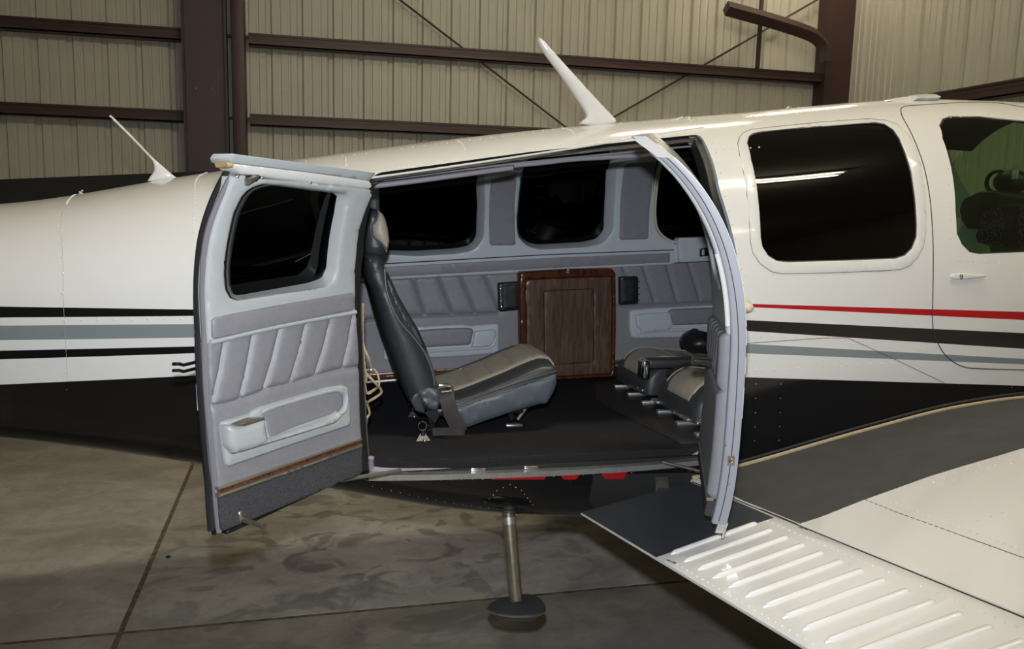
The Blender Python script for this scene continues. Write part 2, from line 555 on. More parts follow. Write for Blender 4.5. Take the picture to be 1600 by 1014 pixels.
def corrugated(name, length0, length1, phase, P, parent):
    """sheets with three deep ribs each, hung side by side; P(s, z, depth)"""
    RS = 0.305
    prof = [(0, 0), (0.016, 0.036), (0.052, 0.036), (0.068, 0), (0.125, 0), (0.131, 0.010), (0.148, 0.010), (0.154, 0),
            (0.218, 0), (0.224, 0.010), (0.241, 0.010), (0.247, 0)]
    s = phase - RS*math.ceil((phase-length0)/RS)
    while s < length1:
        vs = []; fs = []
        pr = []
        for r in range(3):
            for (a, d) in prof:
                pr.append((s + r*RS + a, d))
        pr.append((s + 3*RS - 0.002, 0))
        pr = [(min(max(a, length0), length1), d) for a, d in pr]
        for (a, d) in pr:
            for z in (0.0, ZC): vs.append(P(a, z, d))
        for k in range(len(pr)-1):
            fs.append((2*k, 2*k+1, 2*k+3, 2*k+2))
        n = len(vs)
        for (a, d) in pr:
            for z in (0.0, ZC): vs.append(P(a, z, d + 0.003))
        for k in range(len(pr)-1):
            fs.append((n+2*k, n+2*k+2, n+2*k+3, n+2*k+1))
        mesh_obj('wall_panel', vs, fs, m_wall, parent, smooth=0)
        s += 3*RS

wb = MB().box((XL, YB+0.045, 0), (XR+0.05, YB+0.09, ZC)).build('wall_back', m_wall, smooth=0, kind='structure')
ph = on_plane(48.8, 100, 1, YB).x
corrugated('wall_panel', XL, XR, ph, lambda s, z, d: Vector((s, YB + d, z)), wb)
wr = MB().box((XR+0.045, YF, 0), (XR+0.09, YB+0.045, ZC)).build('wall_right', m_wall, smooth=0, kind='structure')
corrugated('wall_panel', 1.0, YB, YB - 0.16, lambda s, z, d: Vector((XR + d, s, z)), wr)
MB().box((XL-0.1, YF, 0), (XL, YB+0.09, ZC)).build('wall_left', m_wall, smooth=0, kind='structure')
MB().box((XL, YF-0.1, 0), (XR+0.09, YF, ZC)).build('wall_front', m_wall, smooth=0, kind='structure')
MB().box((XL-0.1, YF-0.1, ZC), (XR+0.09, YB+0.09, ZC+0.1)).build('ceiling', m_ceil, smooth=0, kind='structure')

def girt(x0, x1, zt, zb, yw, parent, ax=0):
    """rolled steel girt: channel with lips, its face towards the room"""
    mb = MB(); d = 0.17; t = 0.012
    zm = (zt+zb)/2
    def bx(a, b):
        if ax == 0: mb.box(a, b)
        else: mb.box((a[1], a[0], a[2]), (b[1], b[0], b[2]))
    bx((x0, yw-d, zb), (x1, yw-d+t, zm-0.004)); bx((x0, yw-d, zm+0.004), (x1, yw-d+t, zt))
    bx((x0, yw-d+0.004, zm-0.006), (x1, yw-d+t, zm+0.006))
    bx((x0, yw-d, zt-t), (x1, yw, zt)); bx((x0, yw-d, zb), (x1, yw-0.01, zb+t))
    bx((x0, yw-d-0.012, zt-0.02), (x1, yw-d, zt))
    return mb.build('girt', m_brown, parent, smooth=0)
YG = YB - 0.17
for (pa, pb) in (((400, 52), (400, 70.5)), ((400, 178), (400, 196))):
    zt = on_plane(*pa, 1, YG).z; zb_ = on_plane(*pb, 1, YG).z
    girt(XL, on_plane(284, 60, 1, YG).x, zt, zb_, YB, wb)
    girt(on_plane(388, 60, 1, YG).x, on_plane(1289, 60, 1, YG).x, zt, zb_, YB, wb)
a = on_plane(1480, 141.5, 0, XR-0.17); b_ = on_plane(1480, 163, 0, XR-0.17)
girt(2.0, YB-0.3, a.z, b_.z, XR, wr, ax=1)
# portal columns
def icol(px0, px1, y, parent, web=m_purple):
    x0 = on_plane(px0, 120, 1, y).x; x1 = on_plane(px1, 120, 1, y).x
    c = MB().box((x0+0.02, y+0.05, 0), (x1-0.02, y+0.065, ZC)).build('column', web, parent, smooth=0)
    MB().box((x0, y, 0), (x0+0.022, y+0.14, ZC)).box((x1-0.022, y, 0), (x1, y+0.14, ZC)).build('flange', m_brown, c, smooth=0)
    return c
c = icol(285, 355, YB-0.36, wb)
MB().dome(on_plane(306, 138, 1, YB-0.31), (0, -1, 0), 0.012).dome(on_plane(331, 138, 1, YB-0.31), (0, -1, 0), 0.012).build('bolt', m_steel, c)
x0 = on_plane(362, 120, 1, YB-0.3).x; x1 = on_plane(383, 120, 1, YB-0.3).x
MB().rbox((x0, YB-0.3, 0), (x1, YB-0.05, ZC), 0.01).build('column', m_brown, wb)
xg0 = on_plane(355, 57, 1, YB-0.1).x
for py in (57, 185):
    z = on_plane(370, py, 1, YB-0.1).z
    MB().box((xg0-0.1, YB-0.13, z-0.012), (x1+0.12, YB-0.06, z+0.012)).build('clip', m_brown, wb, smooth=0)
x0 = on_plane(1289, 100, 1, YB-0.22).x
MB().box((x0, YB-0.24, 0), (XR-0.02, YB-0.22, ZC)).box((x0, YB-0.22, 0), (x0+0.02, YB-0.02, ZC)).box((XR-0.04, YB-0.22, 0), (XR-0.02, YB-0.02, ZC)).build('column', m_brown, wb, smooth=0)
MB().tube(smooth_line([on_plane(px, py, 1, YB-0.34) for px, py in ((1135, 13), (1200, 31), (1250, 47), (1274, 58), (1287, 74), (1291, 96))], 5),
          0.082, n=4).build('bent_arm', m_brown, wb, smooth=30)
xa = on_plane(1187, 50, 1, YB-0.2).x
MB().box((xa-0.018, YB-0.22, on_plane(1187, 107, 1, YB-0.2).z), (xa+0.018, YB-0.18, ZC)).build('hanger_strut', m_brown, wb, smooth=0)
MB().tube([on_plane(470, -119, 1, YB-0.1), on_plane(900, 211, 1, YB-0.1)], 0.011, n=8).build('brace_rod', m_brown, wb)
MB().tube([on_plane(900, 217, 1, YB-0.1), on_plane(1290, -8, 1, YB-0.1)], 0.011, n=8).build('brace_rod', m_brown, wb)

# ceiling lights (outside the frame; mirrored in the paint and the cabin window)
m_tubes = mat('lamp_tube', (0.9, 0.9, 0.9), 0.5, emit=TUBE_COLOR, es=TUBE_STRENGTH)
m_fix = mat('lamp_tray', (0.75, 0.74, 0.70), 0.4)
m_tubes2 = mat('lamp_tube_dimmed', (0.9, 0.9, 0.9), 0.5, emit=TUBE_COLOR, es=TUBE_STRENGTH*0.35)  # output cut so the floor shadow and the wall stay dark
m_tubes3 = mat('lamp_tube_boosted', (0.9, 0.9, 0.9), 0.5, emit=TUBE_COLOR, es=TUBE_STRENGTH*1.6)  # output raised to light the floor beside the tail
spots = [(0.9, 1.9, 2, 'over the cargo doors'), (3.15, 0.85, 1, 'ahead of the wing, over the cockpit side'), (2.85, 5.6, 0, 'over the far wing, with tubes dimmed for the floor shadow'),
         (5.2, 8.0, 0, 'in the far corner, tubes dimmed to spare the wall'), (4.0, -3.0, 0, 'added behind the photographer for warm side light')]  # last lamp added to warm the forward fuselage side
for k, (x, y, full, where) in enumerate(spots):
    f = empty('ceiling_light', (x, y, ZC))
    tag(f, 'twin-tube strip lamp under the ceiling ' + where, 'lamp', 'strip lamps under the ceiling')
    MB().rbox((x-0.65, y-0.15, ZC-0.06), (x+0.65, y+0.15, ZC-0.001), 0.01).build('tray', m_fix, f)
    for s_ in (-0.07, 0.07):
        MB().cyl((x-0.6, y+s_, ZC-0.09), (x+0.6, y+s_, ZC-0.09), 0.019, n=12).build('tube', (m_tubes2, m_tubes, m_tubes3)[full], f)

# unidentified dark shape behind the tail, built as a sloping block
ta = on_plane(-120, 285, 1, 6.6); tb = on_plane(352, 266, 1, 6.6)
MB().add([(ta.x, 6.6, 0.0), (tb.x+0.15, 6.6, 0.0), (tb.x+0.15, 7.3, 0.0), (ta.x, 7.3, 0.0),
          (ta.x, 6.6, ta.z), (tb.x+0.15, 6.6, tb.z+0.01), (tb.x+0.15, 7.3, tb.z), (ta.x, 7.3, ta.z)],
         [(3,2,1,0),(4,5,6,7),(0,1,5,4),(1,2,6,5),(2,3,7,6),(3,0,4,7)]).build('dark_shape', m_mattblack, smooth=0)
tl = bpy.data.objects['dark_shape']
tag(tl, 'matt black unidentified object with a sloping top edge behind the white tail', 'cover')

# ------------------------------------------------------------------ aircraft shape
YC = 2.81
f_zt = pchip([(-4.5, 1.42), (-2.5, 1.53), (-0.84, 1.655), (-0.35, 1.75), (0.0, 1.815), (0.68, 1.926), (1.4, 2.017), (2.33, 2.118), (2.85, 2.127), (3.15, 2.05), (3.7, 1.66), (4.7, 1.5)])
f_zb = pchip([(-4.5, 1.28), (-2.5, 1.19), (-0.77, 1.000), (-0.26, 0.905), (0.08, 0.815), (0.45, 0.725), (0.8, 0.675), (1.2, 0.645), (2.0, 0.63), (3.5, 0.68), (4.7, 0.95)])
f_hw = pchip([(-4.5, 0.10), (-2.5, 0.33), (-0.84, 0.525), (0.0, 0.605), (0.3, 0.612), (3.0, 0.605), (3.7, 0.56), (4.7, 0.42)])
f_zm = pchip([(-4.5, 1.35), (-1.0, 1.33), (0.0, 1.32), (3.0, 1.32), (4.7, 1.25)])
NT, NBT = 2.4, 4.0
def halfw(x, z):
    zt, zb, hw, zm = f_zt(x), f_zb(x), f_hw(x), f_zm(x)
    if z >= zm: s = (z-zm)/(zt-zm); n = NT
    else: s = (zm-z)/(zm-zb); n = NBT
    if s >= 1: return -(s-1)*0.5
    return hw*(1 - s**n)**(1/n)
def SY(x, z): return YC - max(0.0, halfw(x, z))
def F_out(p): return abs(p.y-YC) - halfw(p.x, p.z)
def near_side(px, py, inset=0.0):
    p = hit(px, py, lambda q: q.y - (SY(q.x, q.z)+inset), t0=1.2, t1=4.5)
    return p
FARIN = 0.085
def far_y(x, z): return YC + max(0.05, halfw(x, z)) - FARIN
def far_side(px, py):
    return hit(px, py, lambda q: q.y - far_y(q.x, q.z), t0=2.2, t1=5.5)
def P_out(u, v, h): return Vector((u, SY(u, v) - h, v))
def P_far(u, v, h): return Vector((u, far_y(u, v) - h, v))
def uv_out(pts): return [(p.x, p.z) for p in (near_side(*q) for q in pts)]
def uv_far(pts): return [(p.x, p.z) for p in (far_side(*q) for q in pts)]

plane = empty('airplane', (1.6, YC, 0.0))
tag(plane, 'white low-wing propeller airplane with black, grey and red stripes and open rear cargo doors', 'airplane')

def loft(xs_, inset, n=128):
    rings = []
    for x in xs_:
        zt, zb, hw, zm = f_zt(x), f_zb(x), f_hw(x), f_zm(x)
        ring = []
        for k in range(n):
            a = 2*math.pi*(k+0.5)/n
            ca, sa = math.cos(a), math.sin(a)
            if sa >= 0: e = 2/NT; hgt = zt - zm - inset
            else: e = 2/NBT; hgt = zm - zb - inset
            y = (hw-inset)*math.copysign(abs(ca)**e, ca); z = hgt*math.copysign(abs(sa)**e, sa)
            ring.append(Vector((x, YC+y, zm+z)))
        rings.append(ring)
    return rings
def evaluated(o):
    dg = bpy.context.evaluated_depsgraph_get()
    me = bpy.data.meshes.new_from_object(o.evaluated_get(dg))
    return me
def cutter(polys_y):
    vs = []; fs = []
    for poly, y0, y1 in polys_y:
        if area2(poly) < 0: poly = poly[::-1]
        k = len(vs); n = len(poly)
        vs += [Vector((u, y0, v)) for u, v in poly] + [Vector((u, y1, v)) for u, v in poly]
        fs.append(tuple(range(k, k+n))); fs.append(tuple(range(k+2*n-1, k+n-1, -1)))
        for i in range(n):
            j = (i+1) % n
            fs.append((k+j, k+i, k+n+i, k+n+j))
    return mesh_obj('cutter', vs, fs, None, smooth=0)

open_px = [(568, 752), (556, 700), (550, 600), (549, 500), (552, 400), (560, 315), (568, 288), (590, 270), (830, 237), (1070, 212), (1094, 210), (1104, 228), (1125, 300),
           (1150, 390), (1161, 480), (1159, 600), (1148, 670), (1134, 705), (1108, 724), (850, 739)]
open_uv = rounded(uv_out(open_px), 0.02)
win2_px = zp(1120, 180, 3.622, [(172, 158), (182, 125), (205, 108), (240, 98), (500, 72), (830, 46), (900, 44), (950, 52), (1000, 85), (1035, 135), (1070, 220), (1100, 320), (1122, 470),
           (1132, 620), (1130, 690), (1105, 755), (1065, 795), (1010, 812), (700, 824), (400, 832), (340, 826), (290, 795), (258, 745), (248, 690), (236, 500), (215, 340), (195, 255)])
win2_uv = uv_out(win2_px)
winp_px = [(1469, 197), (1474, 187), (1484, 183), (1530, 183), (1600, 190), (1680, 205), (1760, 250), (1830, 330), (1860, 385), (1850, 395), (1600, 394), (1530, 397), (1515, 394), (1503, 382), (1495, 365), (1493, 330), (1490, 285), (1482, 245), (1473, 217)]
winp_uv = uv_out(winp_px)
def mirror_uv_far(uv): return uv

# far-side windows (outlines read on the cabin wall)
fw = []
fw.append(uv_far([(594, 392), (594, 300), (594, 262), (640, 252), (735, 250), (748, 262), (750, 320), (748, 370), (738, 384), (715, 389), (650, 393)]))
fw.append(uv_far([(816, 300), (821, 265), (828, 245), (945, 235), (957, 245), (953, 300), (950, 360), (938, 374), (915, 379), (845, 383), (826, 379), (814, 368), (812, 350)]))
fw.append(uv_far([(1030, 250), (1033, 232), (1110, 225), (1180, 225), (1195, 300), (1200, 362), (1180, 374), (1060, 378), (1040, 371), (1028, 355), (1025, 330)]))

XS = sorted(set([round(-4.5 + 0.25*i, 3) for i in range(15)] + [round(-0.9 + 0.06*i, 3) for i in range(68)] + [3.2 + 0.1*i for i in range(16)]))
outer = loft(XS, 0.0); inner = loft(XS, 0.018)
vs = []; fs = []
n = 128
for r in outer + inner: vs += r
R = len(XS)
for i in range(R-1):
    for k in range(n):
        k2 = (k+1) % n
        fs.append((i*n+k2, i*n+k, (i+1)*n+k, (i+1)*n+k2))
        o_ = R*n
        fs.append((o_+i*n+k, o_+i*n+k2, o_+(i+1)*n+k2, o_+(i+1)*n+k))
for i in (0, R-1):
    for k in range(n):
        k2 = (k+1) % n
        q = (i*n+k, i*n+k2, R*n+i*n+k2, R*n+i*n+k)
        fs.append(q if i == 0 else q[::-1])
shell = mesh_obj('fuselage_tmp', vs, fs, None, smooth=0)
_pr = uv_far([(1497, 222), (1530, 302)]); _pl = uv_far([(1481, 226), (1510, 308), (1524, 350)])
_k = (_pr[1][0]-_pr[0][0])/(_pr[1][1]-_pr[0][1])
wsh = [(_pr[1][0] + _k*(1.69-_pr[1][1]), 1.69), _pr[0], (_pr[0][0]+0.25, _pr[0][1]+0.3), (4.1, 2.4), (4.1, 1.69)]
farp = [(2.05, 1.62), (2.15, 1.96), (2.22, 1.99), (_pl[0][0]-0.06, _pl[0][1]-0.005), _pl[0], _pl[1], _pl[2], (_pl[2][0]-0.03, 1.60)]
cut = cutter([(open_uv, 1.9, 2.7), (win2_uv, 1.9, 2.7), (winp_uv, 1.9, 2.7)] + [(w, 2.9, 3.8) for w in fw] + [(farp, 2.9, 3.8), (wsh, 1.5, 4.2)])
md = shell.modifiers.new('b', 'BOOLEAN'); md.operation = 'DIFFERENCE'; md.object = cut; md.solver = 'EXACT'
sk = evaluated(shell)
bpy.data.objects.remove(shell); bpy.data.objects.remove(cut)

# stripes are paint: bands between two straight lines in the (X, Z) side view
def line_of(p, q):
    a = near_side(*p); b = near_side(*q)
    k = (b.z-a.z)/(b.x-a.x)
    return k, a.z - k*a.x
GREY = (0.20, 0.235, 0.245); BLK = (0.006, 0.006, 0.007); RED = (0.40, 0.008, 0.014)
Z2 = lambda x, y: (x/3.168, 440 + y/3.168)
Z7 = lambda x, y: (1140 + x/3.38, 440 + y/3.38)
bands = [
    ('aft', BLK, (Z2(100, 125), Z2(950, 138)), (Z2(0, 178), Z2(950, 170))),
    ('aft', GREY, (Z2(0, 218), Z2(950, 210)), (Z2(0, 290), Z2(950, 277))),
    ('aft', BLK, (Z2(0, 342), Z2(950, 321)), (Z2(0, 385), Z2(950, 355))),
    ('aft', BLK, (Z2(0, 510), Z2(950, 466)), None),
    ('fwd', RED, (Z7(115, 118), Z7(1555, 160)), (Z7(115, 135), Z7(1555, 203))),
    ('fwd', BLK, (Z7(80, 203), Z7(1555, 272)), (Z7(80, 260), Z7(1555, 355))),
    ('fwd', GREY, (Z7(80, 328), Z7(1555, 408)), (Z7(80, 378), Z7(1555, 437))),
    ('fwd', BLK, (Z7(80, 505), Z7(1555, 550)), None),
]
def paint():
    m = bpy.data.materials.new('striped_paint'); m.use_nodes = True
    nt = m.node_tree; b = nt.nodes['Principled BSDF']; L = nt.links
    b.inputs['Roughness'].default_value = 0.13; b.inputs['Specular IOR Level'].default_value = 0.38; b.inputs['Coat Weight'].default_value = 0.08; b.inputs['Coat Roughness'].default_value = 0.03
    tc = nt.nodes.new('ShaderNodeTexCoord'); sp = nt.nodes.new('ShaderNodeSeparateXYZ'); L.new(tc.outputs['Object'], sp.inputs[0])
    def math_(op, a, c, c3=None):
        k = nt.nodes.new('ShaderNodeMath'); k.operation = op
        for i, q in enumerate((a, c, c3)):
            if q is None: continue
            if isinstance(q, (int, float)): k.inputs[i].default_value = q
            else: L.new(q, k.inputs[i])
        return k.outputs[0]
    X, Z = sp.outputs[0], sp.outputs[2]
    aft = math_('LESS_THAN', X, 0.6); fw_ = math_('GREATER_THAN', X, 0.6)
    col = None
    prev = (*WHITE, 1)
    for side, c, up, lo in bands:
        k, c0 = line_of(*up)
        f = math_('LESS_THAN', Z, math_('MULTIPLY_ADD', X, k, c0))
        if lo:
            k, c0 = line_of(*lo)
            f = math_('MULTIPLY', f, math_('GREATER_THAN', Z, math_('MULTIPLY_ADD', X, k, c0)))
        f = math_('MULTIPLY', f, aft if side == 'aft' else fw_)
        mx = nt.nodes.new('ShaderNodeMix'); mx.data_type = 'RGBA'; L.new(f, mx.inputs[0])
        if col is None: mx.inputs[6].default_value = prev
        else: L.new(col, mx.inputs[6])
        mx.inputs[7].default_value = (*c, 1); col = mx.outputs[2]
    L.new(col, b.inputs['Base Color'])
    return m
m_paint = paint()
fus = bpy.data.objects.new('fuselage', sk)
sk.name = 'fuselage'
link(fus); setp(fus, plane)
sk.materials.clear(); sk.materials.append(m_paint); sk.materials.append(m_trim)
# exact normals on the outer skin
sk.shade_smooth()
nl = [Vector((0, 0, 0))]*len(sk.loops)
def imp(p):
    zt, zb, hw, zm = f_zt(p.x), f_zb(p.x), f_hw(p.x), f_zm(p.x)
    y = abs(p.y-YC)/hw
    if p.z >= zm: return y**NT + max(0, (p.z-zm)/(zt-zm))**NT - 1
    return y**NBT + max(0, (zm-p.z)/(zm-zb))**NBT - 1
vn = {}
for v in sk.vertices:
    g = imp(v.co)
    if abs(g) < 0.02:
        e = 2e-3; p = v.co
        gr = Vector(((imp(p+Vector((e,0,0)))-imp(p-Vector((e,0,0)))), (imp(p+Vector((0,e,0)))-imp(p-Vector((0,e,0)))), (imp(p+Vector((0,0,e)))-imp(p-Vector((0,0,e))))))
        if gr.length > 1e-9: vn[v.index] = gr.normalized()
for pl in sk.polygons:
    pn = pl.normal
    ok = all(i in vn and vn[i].dot(pn) > 0.8 for i in pl.vertices)
    if not ok: pl.material_index = 1
    for li, vi in zip(pl.loop_indices, pl.vertices):
        nl[li] = vn[vi] if ok else pn.copy()
sk.normals_split_custom_set(nl)

# glazing of the outer skin
def grow(loop, d):
    if area2(loop) < 0: loop = loop[::-1]
    out = []
    m = len(loop)
    for i in range(m):
        a = loop[i-1]; b = loop[(i+1) % m]
        tx, ty = b[0]-a[0], b[1]-a[1]; L = math.hypot(tx, ty) or 1
        out.append((loop[i][0] + ty/L*d, loop[i][1] - tx/L*d))
    return out
patch('cabin_window', grow(win2_uv, 0.012), P_out, -0.010, -0.004, m_glassdk, plane, rad=0, grid=0.03, label='black tinted cabin window pane with reflected strip lamps')
patch('pilot_window', grow(winp_uv, 0.012), P_out, -0.010, -0.004, m_glassgr, plane, rad=0, grid=0.03, label='green tinted pilot side window pane')
for w in fw:
    patch('cabin_window', grow(w, 0.03), lambda u, v, h: Vector((u, far_y(u, v)+0.055-h, v)), -0.004, 0.002, m_glassdk, plane, rad=0, grid=0.03)
patch('pilot_window', grow(farp, 0.01), lambda u, v, h: Vector((u, far_y(u, v)+FARIN-0.004-h, v)), -0.004, 0.002, m_glasscl, plane, rad=0, grid=0.03, label='clear far side pilot window')
# windscreen: curved pane following the loft between the posts
vs = []; fs = []
nx, na = 14, 40
for j in range(2):
    for i in range(nx+1):
        x0 = 2.86 + (4.0-2.86)*i/nx
        ring = loft([x0], 0.004+0.004*j, 160)[0]
        sel = [p for p in ring if p.z > 1.66]
        sel.sort(key=lambda p: p.y)
        m_ = len(sel)
        for k in range(na+1):
            t = k/na*(m_-1) if m_ > 1 else 0
            a = int(min(t, m_-2)) if m_ > 1 else 0
            p = sel[a].lerp(sel[a+1], t-a) if m_ > 1 else Vector((x0, YC, 1.66))
            vs.append(p)
for j in range(2):
    o_ = j*(nx+1)*(na+1)
    for i in range(nx):
        for k in range(na):
            q = (o_+i*(na+1)+k, o_+(i+1)*(na+1)+k, o_+(i+1)*(na+1)+k+1, o_+i*(na+1)+k+1)
            fs.append(q if j == 0 else q[::-1])
mesh_obj('windscreen', vs, fs, m_glasscl, plane)

# seams and surrounds on the outer skin
def skin_line(name, px, r, m, closed=False, sm=6, parent=plane, lift=0.0, n=6, label=None):
    pts = [near_side(*q) for q in px]
    if sm: pts = smooth_line(pts, sm, closed)
    if closed: pts.append(pts[0])
    pts = [P_out(p.x, p.z, lift) for p in pts]
    return MB().tube(pts, r, n=n, cap=not closed).build(name, m, parent, label=label)
ring_px = zp(1120, 180, 3.622, [(118, 160), (128, 125), (150, 100), (190, 82), (300, 68), (600, 38), (860, 20), (950, 28), (1020, 50), (1085, 110), (1125, 190), (1150, 270), (1172, 400), (1183, 560),
    (1183, 660), (1170, 740), (1140, 800), (1095, 850), (1045, 872), (950, 880), (600, 893), (370, 897), (310, 885), (245, 840), (205, 780), (190, 720), (185, 620), (170, 450), (150, 320), (128, 220)])
ring_uv = uv_out(ring_px)
patch('window_surround', ring_uv, P_out, -0.004, 0.0018, m_white, plane, holes=[grow(win2_uv, 0.001)], rad=0.0015, grid=0.03)
MB().tube([P_out(u, v, -0.0002) for u, v in ring_uv + ring_uv[:1]], 0.0012, n=5, cap=False).build('seam', m_seam, plane)
MB().tube([P_out(u, v, -0.004) for u, v in win2_uv + win2_uv[:1]], 0.0035, n=6, cap=False).build('window_seal', m_rubber, plane)
MB().tube([P_out(u, v, -0.004) for u, v in winp_uv + winp_uv[:1]], 0.0035, n=6, cap=False).build('window_seal', m_rubber, plane)
# cabin door gap (pilot side) and other panel joints
door_gap = [(1720, 205), (1600, 168), (1540, 160), (1440, 164), (1412, 167), (1408, 175), (1414, 190), (1430, 222), (1444, 262), (1453, 310), (1457, 360), (1458, 430), (1457, 490), (1459, 518),
            (1470, 545), (1485, 562), (1505, 573), (1530, 576), (1600, 578), (1700, 580)]
skin_line('door_gap', door_gap, 0.0019, m_seam, lift=-0.0004)
skin_line('seam', [(1160, 537), (1290, 528), (1325, 528), (1400, 562), (1475, 598)], 0.0008, m_seam, sm=0)
skin_line('seam', [(98, 330), (98, 400), (99, 470), (103, 540), (105, 590)], 0.0005, mat('paint_seam', (0.30, 0.30, 0.30), 0.6))
skin_line('seam', [(797, 752), (797, 778)], 0.0008, m_seam, sm=0)

# rivets: rows of small domes on the skin
def rivet_row(mb, px, step, r=0.0030):
    pts = [near_side(*q) for q in px]
    pts = [p for p in pts if p is not None]
    uv = [(p.x, p.z) for p in pts]
    tot = 0; acc = 0
    for a, b in zip(pts[:-1], pts[1:]):
        L = (b-a).length
        while acc <= L:
            t = acc/L
            u = a.x+(b.x-a.x)*t; v = a.z+(b.z-a.z)*t
            p = P_out(u, v, 0); e = 0.003
            nrm = (P_out(u+e, v, 0)-P_out(u-e, v, 0)).cross(P_out(u, v+e, 0)-P_out(u, v-e, 0))
            if nrm.y > 0: nrm = -nrm
            if nrm.length > 0: mb.dome(p, nrm, r, 0.95, 8)
            acc += step
        acc -= L
rv = MB(); rvd = MB()
def arow(y): return [(470, y+45), (700, y+18), (900, y-6)]
rivet_row(rv, [(478, 252), (640, 231), (800, 211), (880, 201)], 0.036)
rivet_row(rv, [(540, 247), (541, 262)], 0.02); rivet_row(rv, [(715, 220), (723, 226), (727, 236)], 0.018); rivet_row(rv, [(878, 200), (892, 204), (898, 211)], 0.018)
rivet_row(rv, [(592, 265), (830, 232), (1090, 205)], 0.028)
rivet_row(rv, [(970, 193), (1100, 186), (1250, 178), (1340, 170)], 0.038)
rivet_row(rv, [(1048, 189), (1066, 183), (1076, 186), (1080, 195)], 0.016)
rivet_row(rv, [(1232, 167), (1262, 170), (1280, 177)], 0.02)
rivet_row(rv, [(1160, 200), (1300, 187), (1400, 180)], 0.04)
rivet_row(rv, [(1106, 210), (1128, 290), (1150, 380), (1165, 465)], 0.045)
rivet_row(rv, [(1118, 235), (1190, 230)], 0.03)
rivet_row(rv, [(1180, 470), (1181, 580)], 0.03); rivet_row(rvd, [(1181, 600), (1178, 700)], 0.045, 0.0017)
rivet_row(rv, [(1221, 480), (1221, 580)], 0.06); rivet_row(rvd, [(1220, 600), (1216, 700)], 0.045, 0.0017)
rivet_row(rv, [(1170, 527), (1240, 526), (1300, 527), (1340, 540)], 0.04)
rivet_row(rv, [(1170, 580), (1232, 577), (1310, 570), (1400, 568), (1410, 590)], 0.042)
rivet_row(rv, [(1435, 543), (1455, 552)], 0.018)
rivet_row(rv, [(1470, 602), (1600, 607)], 0.035)
rivet_row(rv, [(1470, 185), (1600, 175)], 0.042)
rivet_row(rv, [(1478, 240), (1483, 300), (1482, 400)], 0.06); rivet_row(rv, [(1500, 408), (1600, 412)], 0.05)
rivet_row(rv, [(1165, 430), (1300, 422), (1440, 415)], 0.09)
rivet_row(rv, [(104, 318), (112, 308), (124, 300), (131, 297)], 0.016)
rivet_row(rv, [(98, 340), (99, 420), (103, 560), (110, 680)], 0.05)
rivet_row(rv, [(323, 270), (311, 275), (305, 285), (305, 310), (302, 370)], 0.02)
rivet_row(rv, [(100, 500), (300, 498)], 0.04)
rivet_row(rvd, [(582, 760), (700, 785), (790, 797)], 0.028, 0.0017); rivet_row(rvd, [(836, 803), (915, 812)], 0.03, 0.0017)
rivet_row(rvd, [(605, 750), (790, 748), (1000, 738)], 0.03, 0.0017)
rivet_row(rvd, [(758, 785), (778, 765), (797, 757), (815, 766), (835, 792)], 0.022, 0.0017)
rv.build('rivets', m_paint, plane, smooth=85, kind='stuff')
rvd.build('rivets', m_alu, plane, smooth=85, kind='stuff')  # bright metal on black-painted rivets stands in for flash glints

# drip rail above the door opening
skin_line('drip_rail', [(470, 296), (545, 283), (700, 261), (900, 231), (1020, 211), (1099, 199)], 0.0032, m_white, lift=0.0012)
m_decal = m_red
# red paint remnants along the sill, access plates
def decal(name, px, m, th=0.0015, parent=plane, label=None):
    return patch(name, uv_out(px), P_out, -0.001, th, m, parent, rad=0, grid=0.02, label=label)
for q in ([(684, 745), (718, 744), (712, 749), (692, 749)], [(752, 744), (857, 738), (850, 749), (770, 749)], [(875, 741), (907, 739), (900, 749), (880, 749)], [(938, 739), (981, 736), (974, 748), (946, 748)]):
    decal('red_marking', q, m_red, label='red painted mark below the sill')
decal('access_plate', [(775, 775), (820, 780), (820, 797), (775, 794)], m_black)
decal('walk_strip', [(927, 742), (1090, 738), (1080, 770), (990, 790), (915, 812), (920, 780)], mat('black_grit', (0.014, 0.014, 0.015), 0.85, bump=0.5, bscale=600), label='black grit panel below the sill')
decal('data_plate', zp(860, 680, 3.17, [(518, 207), (582, 205), (582, 285), (518, 310)]), m_chrome, 0.003)
decal('plate_slot', zp(860, 680, 3.17, [(528, 262), (574, 260), (574, 272), (528, 274)]), m_seam, 0.0045)
decal('plate_slot', zp(860, 680, 3.17, [(526, 222), (576, 220), (576, 250), (526, 254)]), m_steel, 0.0042)
# outside handle of the cabin door
hd = patch('door_handle', rounded(uv_out(zp(1400, 130, 3.075, [(258, 930), (268, 914), (320, 911), (425, 918), (425, 930), (330, 942), (270, 943)])), 0.006), P_out, 0.0, 0.009, m_white, plane, rad=0.004, grid=0.012)
p = near_side(1499, 432)
MB().dome(P_out(p.x, p.z, 0.0085), (0, -1, 0), 0.0085, 0.4, 10).build('lock', m_chrome, hd, label='round metal lock in white handle')
# scoop on the side by the red stripe
p = near_side(1166, 479)
mb = MB()
for k, s in enumerate((1.0, 0.8, 0.6)):
    mb.ball(P_out(p.x-0.01, p.z, 0.004+0.012*k), 0.028*s, 0.016, 0.022*s)
mb.build('vent_scoop', mat('ivory', (0.62, 0.57, 0.45), 0.4), plane, label='ivory ribbed scoop at the end of the red stripe')

